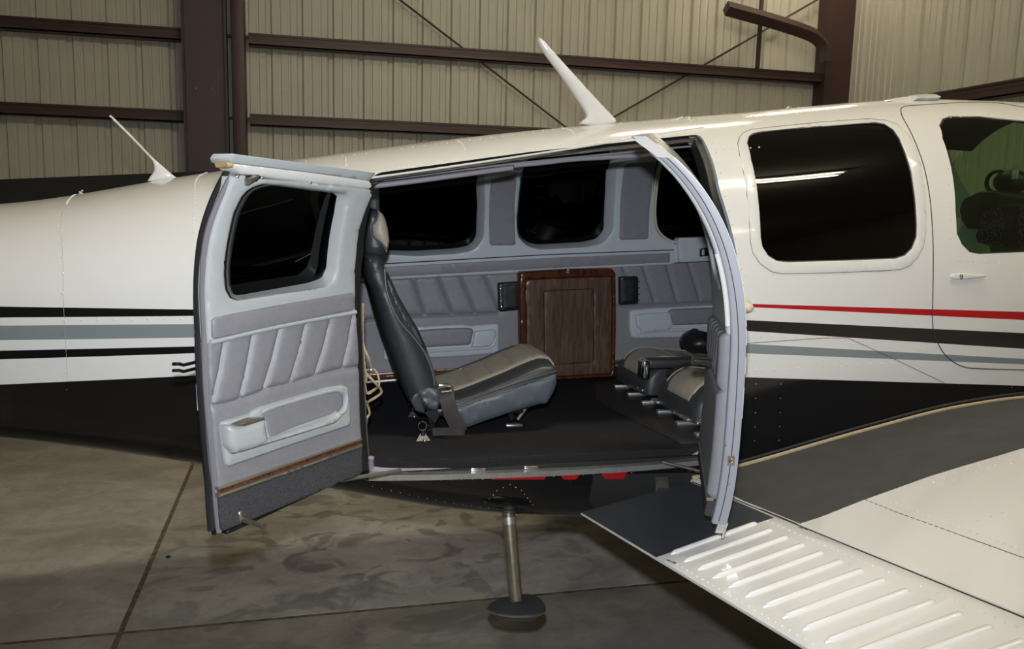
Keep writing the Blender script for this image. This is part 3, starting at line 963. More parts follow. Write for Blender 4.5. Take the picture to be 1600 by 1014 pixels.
# ------------------------------------------------------------------ right wing and flap
f_wx = pchip([(0.98, 0.86), (1.12, 0.872), (1.283, 0.907), (1.70, 1.004), (2.05, 1.070), (2.30, 1.092), (2.8, 1.10), (3.2, 1.06), (3.45, 0.94)])
DIH = 0.105; YS = 2.2
def hingeX(t): return 1.115 + 0.088*t
def f2(x, t):
    return f_wx(x - 0.088*max(0.0, t)*min(1.0, max(0.0, (2.0-x)/0.8)))
def zw(x, y): return f2(x, YS - y) + DIH*(YS - y)
def teX(t): return 0.77 + 0.105*t
def zf(x, y):
    t = YS - y
    a = (x - teX(t))/(hingeX(t) - teX(t))
    return 0.800 + 0.0735*a + DIH*t
def P_wing(u, v, h): return Vector((u, v, zw(u, v) + h))
def P_flap(u, v, h): return Vector((u, v, zf(u, v) + h))
def uv_wing(pts): return [(p.x, p.y) for p in (hit(px, py, lambda q: q.z - zw(q.x, q.y), t0=0.8, t1=6) for px, py in pts)]
def uv_flap(pts): return [(p.x, p.y) for p in (hit(px, py, lambda q: q.z - zf(q.x, q.y), t0=0.8, t1=6) for px, py in pts)]

def wing_mesh(name, side):
    vs = []; fs = []
    ts = [-0.07, 0.0, 0.1, 0.25, 0.4, 0.6, 0.8, 1.0, 1.25, 1.5, 1.8, 2.2, 2.7, 3.3, 4.0, 4.6]
    if side < 0: ts = [0.0 if t < 0 else t for t in ts][1:]
    prof = None
    for t in ts:
        xh = hingeX(t) + 0.017
        xs_ = [xh] + [x for x in np.linspace(1.25, 3.40, 30) if x > xh+0.03] + [3.44, 3.45]
        xs_ = [xh + (3.45-xh)*i/34 for i in range(35)]
        up = [(x, f2(x, t)) for x in xs_]
        lo = []
        for x in reversed(xs_):
            a = (x-xh)/(3.45-xh)
            th = 0.05 + 0.20*math.sin(math.pi*a**0.75)**0.8 if a < 1 else 0.02
            lo.append((x, f2(x, t) - max(0.035 if a < 0.9 else 0.02, th*(1.0 if a > 0.05 else 0.9))))
        ring = up + lo
        prof = len(ring)
        y = YS - t
        if side < 0: y = 2*YC - y
        for x, z in ring: vs.append(Vector((x, y, z + DIH*t)))
    for i in range(len(ts)-1):
        for k in range(prof):
            k2 = (k+1) % prof
            q = (i*prof+k, i*prof+k2, (i+1)*prof+k2, (i+1)*prof+k)
            fs.append(q if side > 0 else q[::-1])
    fs.append(tuple(range(prof))[::-1] if side > 0 else tuple(range(prof)))
    e = (len(ts)-1)*prof
    fs.append(tuple(range(e, e+prof)) if side > 0 else tuple(range(e, e+prof))[::-1])
    return mesh_obj(name, vs, fs, m_white, plane, smooth=45)
wing = wing_mesh('wing', 1)
wing2 = wing_mesh('wing', -1)

# flap
vs = []; fs = []; ts = [0.0] + [0.1*i for i in range(1, 24)]
NF = 12
for t in ts:
    y = YS - t; x0 = teX(t); x1 = hingeX(t)
    ring = [(x0 + (x1-x0)*i/NF, zf(x0 + (x1-x0)*i/NF, y)) for i in range(NF+1)]
    zt_ = ring[-1][1]
    ring += [(x1+0.011, zt_-0.003), (x1+0.016, zt_-0.016), (x1+0.016, zt_-0.03), (x1+0.01, zt_-0.05), (x1-0.02, zt_-0.062)]
    ring += [(x0+0.1, zf(x0+0.1, y)-0.028), (x0, zf(x0, y)-0.006)]
    for x, z in ring: vs.append(Vector((x, y, z)))
pr = len(ring)
for i in range(len(ts)-1):
    for k in range(pr):
        k2 = (k+1) % pr
        fs.append((i*pr+k, i*pr+k2, (i+1)*pr+k2, (i+1)*pr+k))
fs.append(tuple(range(pr))[::-1]); e = (len(ts)-1)*pr; fs.append(tuple(range(e, e+pr)))
flap = mesh_obj('flap', vs, fs, m_white, plane, smooth=40)
# black grit on flap root and wing root
_fb = uv_flap([(1189, 815), (1172, 821), (1018, 873)])
_tb = YS - _fb[2][1]
patch('wing_walk', [(teX(0)+0.001, YS-0.001), (hingeX(0)-0.004, YS-0.001), (hingeX(YS-_fb[0][1])-0.008, _fb[0][1]), _fb[1], (teX(_tb)+0.001, _fb[2][1])], P_flap, -0.002, 0.0015, m_walkfl, flap, rad=0, grid=0.03,
      label='dark blue black grit walkway on the flap')
walk = uv_wing([(1243, 820), (1285, 807), (1350, 781), (1450, 745), (1550, 715), (1640, 688), (1760, 655)])
r0 = [(hingeX(0.0)+0.014, YS+0.03)]
root = [(x, SY(x, f_wx(x))+0.015) for x in (3.2, 2.9, 2.6, 2.3, 2.05, 1.85, 1.7, 1.55, 1.4, 1.25, 1.15)]
walk = [(hingeX(0.3)+0.014, walk[0][1])] + walk[0:] + [(3.2, walk[-1][1])] + root
patch('wing_walk', walk, P_wing, -0.002, 0.0016, m_walk, wing, rad=0, grid=0.04, label='black grit walkway along the wing root')
MB().tube([Vector((x, SY(x, f_wx(x))-0.006, f_wx(x)+0.004)) for x in np.linspace(1.13, 3.0, 40)], 0.006, n=6).build('root_seal', m_cord, wing, label='beige sealant along the wing root')
MB().tube([Vector((x, SY(x, f_wx(x)+0.02)-0.001, f_wx(x)+0.017)) for x in np.linspace(1.13, 3.0, 40)], 0.004, n=6).build('root_seam', m_seam, wing)
# hinge-line gap and lip
MB().tube([Vector((hingeX(t)+0.012, YS-t, zw(hingeX(t)+0.012, YS-t)+0.0005)) for t in np.linspace(0.03, 2.2, 30)], 0.0022, n=6).build('wing_lip', m_white, wing)
MB().tube([Vector((hingeX(t)+0.004, YS-t, zw(hingeX(t)+0.004, YS-t)+0.0002)) for t in np.linspace(0.0, 2.2, 30)], 0.0028, n=6).build('hinge_gap', m_rubber, wing)
# flap stiffening beads
b_te = [(1025.6, 872.5), (1047.7, 886.6), (1069.8, 898.6), (1092, 912.5), (1117, 925.5), (1144, 940), (1171, 955), (1203, 972)]
b_hi = [(1174, 820), (1197, 831), (1221, 842.5), (1246, 854.5), (1273, 867.5), (1303, 881), (1334, 895), (1368, 910), (1403, 926), (1444, 945), (1485, 964), (1531, 985), (1581, 1009)]
te_uv = uv_flap(b_te); hi_uv = uv_flap(b_hi)
dy = (te_uv[-1][1]-te_uv[0][1])/(len(te_uv)-1); dyh = (hi_uv[-1][1]-hi_uv[0][1])/(len(hi_uv)-1)
for k in range(19):
    y0 = te_uv[0][1] + dy*k; y1 = hi_uv[0][1] + dyh*k
    t0 = YS-y0; t1 = YS-y1
    xa = teX(t0)+0.035; xb = hingeX(t1)-0.055
    pts = []; rr = []
    for s in (0.0, 0.006, 0.015, 0.03, 0.05, 0.25, 0.5, 0.75, 0.955, 0.975, 0.988, 0.996, 1.0):
        e0 = min(1.0, s/0.05); e1 = min(1.0, (1-s)/0.045)
        pts.append(P_flap(xa+(xb-xa)*s, y0+(y1-y0)*s, -0.0015)); rr.append(0.0085*max(0.08, min(0.35+0.65*e0, math.sqrt(1-(1-e1)**2))))
    MB().tube(pts, rr, n=10, upv=Vector((0, 0, 1))).build('bead', m_white, flap)
fr = MB()
t = 0.1
while t < 2.1:
    x = teX(t)+0.016
    if t > _tb + 0.01: fr.dome(P_flap(x, YS-t, 0), (0, 0, 1), 0.0032, 0.7)
    x = hingeX(t)-0.03
    if t > YS-_fb[0][1]+0.005: fr.dome(P_flap(x, YS-t, 0), (0, 0, 1), 0.0034, 0.7)
    t += 0.021
fr.build('flap_rivets', m_white, flap, smooth=0, kind='stuff')
wr_ = MB()
def wing_row(px, step, r=0.0026):
    uv = uv_wing(px); acc = 0
    for a, b in zip(uv[:-1], uv[1:]):
        L = math.hypot(b[0]-a[0], b[1]-a[1])
        while acc <= L:
            q = acc/L; wr_.dome(P_wing(a[0]+(b[0]-a[0])*q, a[1]+(b[1]-a[1])*q, 0), (0, 0, 1), r*1.25, 0.7); acc += step
        acc -= L
wing_row([(1254, 818), (1350, 783), (1450, 747), (1595, 707)], 0.03)
wing_row([(1373, 779), (1400, 786), (1600, 862)], 0.018); wing_row([(1358, 783), (1600, 876)], 0.018)
wing_row([(1440, 760), (1520, 730), (1600, 722)], 0.035); wing_row([(1470, 757), (1600, 712)], 0.035)
wing_row([(1510, 820), (1600, 790)], 0.03)
wr_.build('wing_rivets', m_white, wing, smooth=0, kind='stuff')
uvl = uv_wing([(1350, 780), (1400, 800), (1600, 872)])
MB().tube([P_wing(u, v, 0) for u, v in uvl], 0.0012, n=5).build('seam', m_seam, wing)

def text_on(name, s, uvp, uvq, P, size, m, parent):
    cu = bpy.data.curves.new(name, 'FONT'); cu.body = s; cu.size = size; cu.extrude = 0.0004
    o = bpy.data.objects.new(name, cu); link(o)
    dg = bpy.context.evaluated_depsgraph_get()
    me = bpy.data.meshes.new_from_object(o.evaluated_get(dg)); bpy.data.objects.remove(o)
    a = P(*uvp, 0.0022); b = P(*uvq, 0.0022)
    ex = (b-a).normalized(); e = 0.01
    nrm = (P(uvp[0]+e, uvp[1], 0)-P(uvp[0], uvp[1], 0)).cross(P(uvp[0], uvp[1]+e, 0)-P(uvp[0], uvp[1], 0)).normalized()
    ey = nrm.cross(ex)
    w = max(v.co.x for v in me.vertices); k = (b-a).length/w
    vs = [a + ex*(v.co.x*k) + ey*(v.co.y*k) + nrm*v.co.z for v in me.vertices]
    return mesh_obj(name, vs, [tuple(p.vertices) for p in me.polygons], m, parent, smooth=0, label='black lettering NO STEP')
m_ink = mat('ink', (0.02, 0.02, 0.02), 0.6)
q = uv_flap([(1040, 876), (1054, 882)]); text_on('lettering', 'NO STEP', q[0], q[1], P_flap, 0.02, m_ink, flap)
q = uv_wing([(1246, 825), (1262, 830)]); text_on('lettering', 'NO STEP', q[0], q[1], P_wing, 0.02, m_ink, wing)

# landing gear (hidden behind the fuselage and wing, it carries the aircraft)
def gear(x, y, ztop, r):
    g = empty('landing_gear', (x, y, 0), plane)
    MB().cyl((x, y, ztop), (x, y, r), 0.03).build('strut', m_steel, g)
    bm = MB()
    pts = [(x + (r-0.055)*math.cos(a), y+0.07, r + (r-0.055)*math.sin(a)) for a in np.linspace(0, 2*math.pi, 25)]
    bm.tube(pts, 0.055, n=10, cap=False, upv=Vector((0, 1, 0))).build('tyre', m_rubber, g)
    MB().cyl((x, y+0.03, r), (x, y+0.11, r), r-0.09, n=20).build('wheel', m_alu, g)
gear(2.35, YS-1.0, 1.0, 0.21); gear(2.35, 2*YC-YS+1.0, 1.0, 0.21); gear(4.2, YC, 0.95, 0.17)

# boarding step
st = empty('boarding_step', (0.6, 2.4, 0.7), plane)
pt = hit(795, 812, lambda q: q.y - 2.42); pb = on_plane(806, 938, 1, 2.36)
dv = (pb-pt).normalized()
MB().tube([pt - dv*0.06, pt, pb], 0.0205, n=20).build('tube', m_steel, st)
MB().tube([pt - dv*0.01, pt + dv*0.012], 0.0235, n=20).build('collar', m_alu, st)
pc = on_plane(806, 948, 1, 2.34)
mb = MB(); NN = 28
top = []; bot = []
for k in range(NN):
    a = 2*math.pi*k/NN
    ca, sa = math.cos(a), math.sin(a)
    rx = 0.088*math.copysign(abs(ca)**0.8, ca); ry = 0.062*math.copysign(abs(sa)**0.9, sa)*(1 + 0.38*ca)
    top.append((pc.x+rx, pc.y+ry, pc.z+0.006)); bot.append((pc.x+rx*0.9+0.0, pc.y+ry*0.85, pc.z-0.023))
mb.add(top + bot + [(pc.x, pc.y, pc.z+0.012)], [(k, (k+1) % NN, 2*NN) for k in range(NN)] + [(NN+k, NN+(k+1) % NN, (k+1) % NN, k) for k in range(NN)] + [tuple(range(2*NN-1, NN-1, -1))])
mb.build('foot_pad', m_walk, st, smooth=30)
MB().tube([Vector(t) - Vector((0, 0, 0.006)) for t in top] + [Vector(top[0]) - Vector((0, 0, 0.006))], 0.0045, n=6, cap=False).build('pad_rim', m_steel, st)

# antennas and roof beacon
def blade(name, px, y, th, m, label, base_px):
    loop = [(p.x, p.z) for p in smooth_line([on_plane(a, b, 1, y) for a, b in px], 3, True)]
    return patch(name, loop, lambda u, v, h: Vector((u, y-h, v)), -th, th, m, plane, rad=th*0.8, grid=0.03, bstep=0.012, label=label)
blade('antenna', zp(800, 0, 3.38, [(362, 655), (368, 640), (385, 626), (392, 605), (372, 560), (280, 425), (180, 290), (140, 222), (134, 205), (146, 200), (170, 218), (265, 325), (370, 440), (470, 550), (530, 612), (546, 634), (540, 650), (450, 664)]), 2.70, 0.012, m_white, 'large white swept blade antenna', None)
blade('antenna', zp(0, 0, 3.38, [(785, 958), (790, 938), (808, 912), (815, 890), (808, 855), (790, 832), (690, 728), (584, 622), (583, 614), (592, 614), (700, 720), (800, 826), (850, 870), (920, 930), (942, 938), (930, 942), (860, 952)]), 2.72, 0.007, m_white, 'thin white whip antenna on tail cone', None)
blade('roof_fairing', zp(1200, 0, 3.38, [(640, 536), (655, 522), (715, 514), (722, 516), (760, 504), (830, 498), (875, 499), (884, 506), (882, 536), (760, 540)]), 2.66, 0.05, m_white, 'low white fairing on the cabin roof', None)

# ------------------------------------------------------------------ cabin interior
ZFL = 0.962
PX7 = lambda pts: zp(550, 220, 3.9, pts)
PX8 = lambda pts: zp(550, 460, 3.9, pts)
fl_ = empty('cabin_floor', (0.8, YC, ZFL), plane)
_cx = [-0.6, -0.45, -0.3, -0.15, 0.0, 0.15, 0.5, 1.0, 1.5, 2.1]
patch('carpet', [(x, max(2.245, SY(x, ZFL-0.03)+0.035)) for x in _cx] + [(x, 2*YC - max(2.245, SY(x, ZFL-0.03)+0.035)) for x in _cx[::-1]], lambda u, v, h: Vector((u, v, ZFL+h)), -0.03, 0, m_carpet, fl_, rad=0.004, grid=0.12)
# dark mat with rails under the club seats
mt = patch('rubber_mat', [(1.17, 3.24), (1.06, 2.9), (1.08, 2.6), (1.12, 2.30), (1.75, 2.30), (1.75, 3.24)], lambda u, v, h: Vector((u, v, ZFL+h)), 0.0, 0.004, m_rubber, fl_, rad=0.002, grid=0.1)
for y in (2.36, 2.50, 2.66, 2.80, 2.94, 3.08):
    MB().rbox((1.20, y-0.012, ZFL+0.003), (1.74, y+0.012, ZFL+0.016), 0.003).build('seat_rail', m_alu, fl_)

wall = empty('cabin_sidewall', (0.6, 3.3, ZFL), plane)
def fpatch(name, px, h0, h1, m, holes=(), **k):
    return patch(name, uv_far(px), P_far, h0, h1, m, k.pop('parent', wall), holes=[uv_far(q) if not isinstance(q[0][0], np.floating) and q[0][0] > 10 else q for q in holes], **k)
# lower leather, one padded piece with slanted seams
lw = [(470, 452), (600, 437), (850, 424), (960, 417), (1300, 396), (1300, 545), (1100, 556), (960, 563), (760, 575), (470, 592)]
seam_px = []
for a, b in (((590, 440), (600, 498)), ((PX7([(368, 838)])[0]), PX8([(440, 125)])[0]), (PX7([(520, 828)])[0], PX8([(612, 118)])[0]), (PX7([(655, 820)])[0], PX8([(750, 112)])[0]), (PX7([(800, 815)])[0], PX8([(890, 85)])[0]),
             ((1003, 416), (1021, 470)), ((1040, 413), (1056, 470)), ((1074, 410), (1092, 468)), ((972, 418), (986, 460))):
    seam_px.append(uv_far([a, ((a[0]+b[0])/2, (a[1]+b[1])/2), b]))
hs = uv_far(PX8([(-200, 178), (60, 155), (350, 130), (880, 110)])); hs2 = uv_far([(960, 478), (1100, 472), (1250, 466)])
patch('padded_panel', uv_far(lw), P_far, -0.02, 0.014, m_leather, wall, rad=0.006, grid=0.022, seams=seam_px + [hs, hs2], seam_d=0.011, seam_w=0.006, label='mauve grey leather panel with slanted seams')
# grey window band with openings
band = [(470, 432), (470, 240), (600, 205), (830, 195), (1100, 165), (1330, 150), (1330, 380), (1110, 372), (1054, 372), (1053, 398), (1048, 413), (850, 424), (600, 437)]
band = [(470, 446), (470, 262), (592, 250), (800, 234), (1030, 222), (1250, 206), (1260, 372), (1110, 392), (1048, 413), (850, 424), (600, 437)]
outer_holes = []
for w in fw: outer_holes.append(rounded(grow(w, 0.016), 0.02))
wb_ = patch('window_band', uv_far(band), P_far, -0.012, 0.022, m_trim, wall, holes=outer_holes, rad=0.008, grid=0.03)
# sloping reveals round each window
for w, oh in zip(fw, outer_holes):
    wa = w if area2(w) > 0 else w[::-1]
    n_ = len(wa)
    A = rounded(wa, 0.02); B = grow(A, 0.017)
    vs = []; fs = []
    for (u, v) in A: vs.append(P_far(u, v, -0.055))
    for (u, v) in A: vs.append(P_far(u, v, -0.03))
    for (u, v) in B: vs.append(P_far(u, v, 0.018))
    m_ = len(A)
    for j in range(2):
        for i in range(m_):
            i2 = (i+1) % m_
            fs.append((j*m_+i, j*m_+i2, (j+1)*m_+i2, (j+1)*m_+i))
    mesh_obj('window_reveal', vs, fs, m_trim, wall, smooth=60)
# cream seal round the front window
fr3 = smooth_line([Vector((u, v, 0)) for u, v in uv_far([(1031, 252), (1024, 290), (1021, 335), (1025, 358), (1038, 372), (1053, 378)])], 5)
for dxx in (0.0, 0.009):
    MB().tube([P_far(p.x-dxx, p.y-dxx*0.6, 0.02) for p in fr3], 0.0045, n=8).build('window_seal', mat('cream', (0.55, 0.52, 0.42), 0.5), wall, label='cream coloured seal')
fpatch('inset_panel', PX7([(838, 255), (842, 238), (990, 205), (996, 215), (988, 625), (980, 634), (845, 636), (832, 628)]), 0.02, 0.027, m_leather, rad=0.004, grid=0.03)
Z8a = lambda pts: zp(800, 180, 3.6225, pts)
fpatch('inset_panel', Z8a([(625, 285), (640, 275), (800, 265), (798, 300), (775, 450), (760, 690), (750, 700), (605, 705), (597, 695), (600, 600), (610, 400)]), 0.02, 0.027, m_leather, rad=0.004, grid=0.03)
fpatch('inset_panel', [(470, 424), (573, 418), (850, 402.5), (1043, 394.5), (1043, 409), (850, 418.5), (611, 431.5), (470, 441)], 0.02, 0.026, m_leather, rad=0.003, grid=0.03)
fpatch('inset_panel', PX7([(-100, 330), (110, 320), (112, 660), (-100, 690)]), 0.02, 0.027, m_leather, rad=0.004, grid=0.03)
MB().tube([P_far(u, v, 0.022) for u, v in uv_far([(470, 419), (573, 413), (850, 397.5), (1050, 390)])], 0.0022, n=6).build('seam', m_seam, wall)
# grey switch box under the front window
bxp = fpatch('switch_box', [(1053, 374), (1056, 371), (1180, 366), (1180, 404), (1057, 409), (1055, 405)], 0.0, 0.045, m_trim, rad=0.006, grid=0.02)
fpatch('switch', Z8a([(1035, 752), (1100, 742), (1110, 742), (1110, 790), (1035, 797)]), 0.044, 0.048, m_dark, rad=0.002, grid=0.02, parent=bxp, label='black switch plate')
fpatch('rocker', Z8a([(1046, 757), (1060, 755), (1060, 788), (1046, 790)]), 0.047, 0.051, m_trim, rad=0.001, grid=0.02, parent=bxp)
fpatch('rocker', Z8a([(1078, 748), (1092, 746), (1092, 775), (1078, 778)]), 0.047, 0.051, m_chrome, rad=0.001, grid=0.02, parent=bxp)
# moulded armrests
def armrest_far(outer_px, inset_px, grip_px, ridge):
    a = fpatch('armrest', outer_px, 0.01, 0.03, m_trim, rad=0.008, grid=0.02)
    fpatch('pad', inset_px, 0.028, 0.046, m_leather, rad=0.008, grid=0.02, parent=a, label='leather armrest pad')
    fpatch('grip', grip_px, 0.028, 0.042, m_trim, rad=0.006, grid=0.02, parent=a)
    uv = uv_far(ridge)
    MB().tube([P_far(u, v, 0.030) for u, v in uv], 0.007, n=8).build('ridge', m_trim, a)
    return a
armrest_far(PX8([(188, 222), (390, 190), (660, 177), (720, 184), (880, 171), (889, 185), (888, 340), (870, 353), (700, 370), (500, 380), (200, 396), (188, 385)]),
            PX8([(300, 225), (420, 208), (560, 199), (690, 196), (722, 202), (729, 214), (712, 290), (700, 297), (500, 308), (310, 325)]),
            PX8([(738, 215), (850, 205), (866, 214), (860, 270), (835, 305), (760, 315), (715, 312), (725, 290)]),
            PX8([(310, 350), (500, 336), (700, 325), (820, 318), (850, 300), (868, 260)]))
Z8b = lambda pts: zp(800, 440, 3.38, pts)
armrest_far(Z8b([(610, 158), (622, 145), (700, 138), (1060, 118), (1300, 100), (1300, 262), (1030, 288), (640, 296), (620, 292), (610, 240)]),
            Z8b([(808, 152), (830, 140), (1040, 132), (1280, 116), (1280, 205), (1030, 215), (840, 224), (828, 215)]),
            Z8b([(635, 170), (700, 162), (815, 155), (832, 222), (810, 250), (680, 262), (645, 235)]),
            Z8b([(660, 262), (830, 252), (1030, 242), (1280, 226)]))
# trim strips above the carpet kick
def strip(px_top, px_bot, h, m, name):
    return fpatch(name, px_top + px_bot[::-1], 0.0, h, m, rad=0.002, grid=0.05)
T1 = [(470, 591), (565, 583), (765, 570.5), (965, 560.5), (1250, 546)]
off = lambda L, d: [(x, y+d) for x, y in L]
strip(T1, off(T1, 3), 0.022, m_brass, 'trim_strip')
strip(off(T1, 3), off(T1, 9), 0.014, m_burl, 'wood_strip')
T2 = [(470, 603), (565, 594), (740, 581), (965, 567.5), (1250, 553)]
strip(T2, off(T2, 4), 0.022, m_alu, 'trim_strip')
kick = uv_far(off(T2, 3.5)); kick = [(u, v) for u, v in kick] + [(kick[-1][0], ZFL-0.01), (kick[0][0], ZFL-0.01)]
patch('kick_carpet', kick, P_far, -0.01, 0.012, m_carpet, wall, rad=0, grid=0.06)
# bulkhead behind the seats and front partition
def bulk(x, name, m):
    prof = []
    for z in np.linspace(f_zb(x)+0.06, f_zt(x)-0.05, 18):
        prof.append((YC - halfw(x, z) + 0.04, z))
    prof += [(2*YC-y, z) for y, z in prof[::-1]]
    patch(name, prof, lambda u, v, h: Vector((x+h, u, v)), -0.015, 0, m, wall, rad=0, grid=0.15)
bulk(-0.62, 'bulkhead', m_leather)
# speaker boxes beside the table
Zt = lambda pts: zp(760, 400, 4.828, pts)
for q, dots in (([(75, 205), (90, 196), (226, 187), (233, 195), (237, 388), (228, 398), (95, 412), (82, 402)], [(91, 240), (94, 285), (96, 330), (99, 376)]),
                ([(984, 158), (992, 152), (1112, 148), (1122, 157), (1123, 345), (1112, 354), (994, 362), (986, 352)], [(1121, 185), (1122, 233), (1121, 280), (1120, 325)])):
    b = fpatch('speaker', Zt(q), 0.012, 0.040, m_dark, rad=0.006, grid=0.02, label='black box with small light studs')
    cx_ = sum(x for x, y in q)/len(q); cy_ = sum(y for x, y in q)/len(q)
    fpatch('cover', Zt([(cx_+(x-cx_)*0.72 + (6 if cx_ < 500 else -6), cy_+(y-cy_)*0.80) for x, y in q]), 0.039, 0.043, m_rubber, rad=0.003, grid=0.02, parent=b)
    for (x, y) in dots:
        u, v = uv_far(Zt([(x, y)]))[0]
        MB().dome(P_far(u, v, 0.0395), P_far(u, v, 1)-P_far(u, v, 0), 0.0045, 0.8, 8).build('stud', m_chrome, b)

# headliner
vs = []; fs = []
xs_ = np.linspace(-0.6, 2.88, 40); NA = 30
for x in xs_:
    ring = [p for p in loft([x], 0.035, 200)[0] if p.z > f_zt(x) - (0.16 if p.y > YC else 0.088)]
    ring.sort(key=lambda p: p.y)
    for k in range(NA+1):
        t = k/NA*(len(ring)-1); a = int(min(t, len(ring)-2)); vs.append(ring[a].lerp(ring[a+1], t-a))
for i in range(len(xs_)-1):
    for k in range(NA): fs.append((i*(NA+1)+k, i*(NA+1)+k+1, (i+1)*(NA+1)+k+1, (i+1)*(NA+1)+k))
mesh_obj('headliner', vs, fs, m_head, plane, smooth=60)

# ------------------------------------------------------------------ door opening frame
frm = empty('door_frame', (0.7, 2.2, ZFL), plane)
def near_uv(pts, inset):
    return [(p.x, p.z) for p in (near_side(a, b, inset) for a, b in pts)]
def P_in(inset):
    return lambda u, v, h: Vector((u, SY(u, v) + inset - h, v))
# black rubber channel behind the skin edge, all round
ch = grow(open_uv, 0.004)
patch('rubber_channel', grow(open_uv, 0.03), P_in(0.030), 0.0, 0.012, m_rubber, frm, holes=[grow(open_uv, -0.022)], rad=0.004, grid=0.03)
patch('frame_lining', grow(open_uv, 0.03), P_in(0.075), 0.0, 0.045, m_rubber, frm, holes=[grow(open_uv, -0.020)], rad=0.004, grid=0.03)
def in_tube(name, px, inset, r, m, sm=5, n=10, label=None):
    pts = [near_side(a, b, inset) for a, b in px]
    return MB().tube(smooth_line(pts, sm), r, n=n).build(name, m, frm, label=label)
in_tube('track', [(590, 277), (830, 245), (1020, 226), (1085, 219)], 0.045, 0.0045, m_chrome)
in_tube('header_seal', [(580, 291), (650, 282.5), (720, 273), (801, 262)], 0.075, 0.0082, m_seal)
in_tube('header_seal', [(802, 258.5), (850, 254), (900, 248.5), (1000, 243), (1040, 240)], 0.075, 0.0078, m_seal)
in_tube('header_piping', [(580, 284), (650, 275), (801, 256), (1000, 236), (1085, 228)], 0.065, 0.0035, m_leather)
# sill: scuff plate and grey seal
sl = [(576, 744), (700, 742.5), (850, 737.5), (1000, 729), (1108, 719)]
sp_ = uv_out(sl)
vs = []; fs = []
for (u, v) in smooth_line([Vector((a, b, 0)) for a, b in sp_], 5) and [(p.x, p.y) for p in smooth_line([Vector((a, b, 0)) for a, b in sp_], 5)]:
    y = SY(u, v)
    vs += [(u, y-0.004, v-0.012), (u, y-0.004, v+0.004), (u, y+0.05, v+0.008), (u, y+0.05, v-0.02)]
m_ = len(vs)//4
for i in range(m_-1):
    for k in range(4):
        k2 = (k+1) % 4
        fs.append((i*4+k, i*4+k2, (i+1)*4+k2, (i+1)*4+k))
mesh_obj('scuff_plate', vs, fs, m_alu, frm, smooth=30)
in_tube('sill_seal', [(580, 715), (580, 728), (586, 733), (640, 735.5), (800, 731), (812, 730)], 0.04, 0.0085, m_seal)
in_tube('sill_seal', [(826, 730), (900, 727), (1040, 719), (1080, 713), (1100, 700), (1108, 680)], 0.04, 0.0085, m_seal)
for px in ((747, 733.5), (830, 730), (918, 731), (945, 729)):
    p = near_side(px[0], px[1], 0.02)
    MB().rbox((p.x-0.022, p.y-0.006, p.z-0.004), (p.x+0.022, p.y+0.008, p.z+0.006), 0.003).build('striker', m_chrome, frm)
MB().tube([on_plane(490, 757, 1, 2.03), on_plane(626, 735, 1, 2.2)], 0.0055, n=4).build('door_stay', m_alu, frm)
MB().tube([on_plane(1036, 722, 1, 2.2), on_plane(1114, 741, 1, 2.08)], 0.005, n=8).build('door_stay', m_steel, frm)
# aft jamb with looped cords
jb = [(560, 320), (556, 400), (558, 480), (562, 580), (568, 690), (573, 735)]
in_tube('jamb_seal', jb, 0.05, 0.010, m_rubber)
in_tube('jamb_trim', [(x+4, y) for x, y in jb[2:]], 0.06, 0.006, m_alu)
m_c = m_cord
def cord(px, r=0.0038):
    pts = [on_plane(a, b, 1, 2.31 + 0.02*math.sin(i*1.7)) for i, (a, b) in enumerate(px)]
    MB().tube(smooth_line(pts, 6), r, n=6).build('cord', m_c, frm, label='looped beige cord')
C = lambda pts: zp(540, 540, 4.606, pts)
cord(C([(125, -300), (122, -100), (128, 0), (165, 90), (185, 160), (178, 210), (150, 220)]))
cord(C([(130, 20), (135, 160), (150, 200), (205, 260), (250, 310), (255, 340), (220, 370), (170, 400), (150, 420)]))
cord(C([(140, 180), (200, 170), (235, 220), (240, 290), (215, 310), (150, 345)]), 0.003)
cord(C([(135, 200), (140, 270), (150, 330), (170, 345), (230, 300)]), 0.003)
cord(C([(145, 400), (165, 450), (172, 490), (155, 520), (150, 560)]), 0.0035)
cord(C([(135, 120), (150, 240), (135, 280)]), 0.003)
MB().rbox(tuple(on_plane(577.5, 583, 1, 2.30)), tuple(on_plane(582, 573, 1, 2.325)), 0.003).build('buckle', m_steel, frm)
# forward jamb
in_tube('jamb_seal', [(1096, 222), (1110, 262), (1124, 312), (1138, 372), (1146, 430)], 0.03, 0.012, m_rubber)
in_tube('jamb_trim', [(1086, 232), (1098, 262), (1112, 310), (1122, 360)], 0.075, 0.010, m_trim)
MB().rbox(tuple(near_side(1076, 226, 0.05)), tuple(near_side(1092, 214, 0.02)), 0.004).build('latch', m_steel, frm)

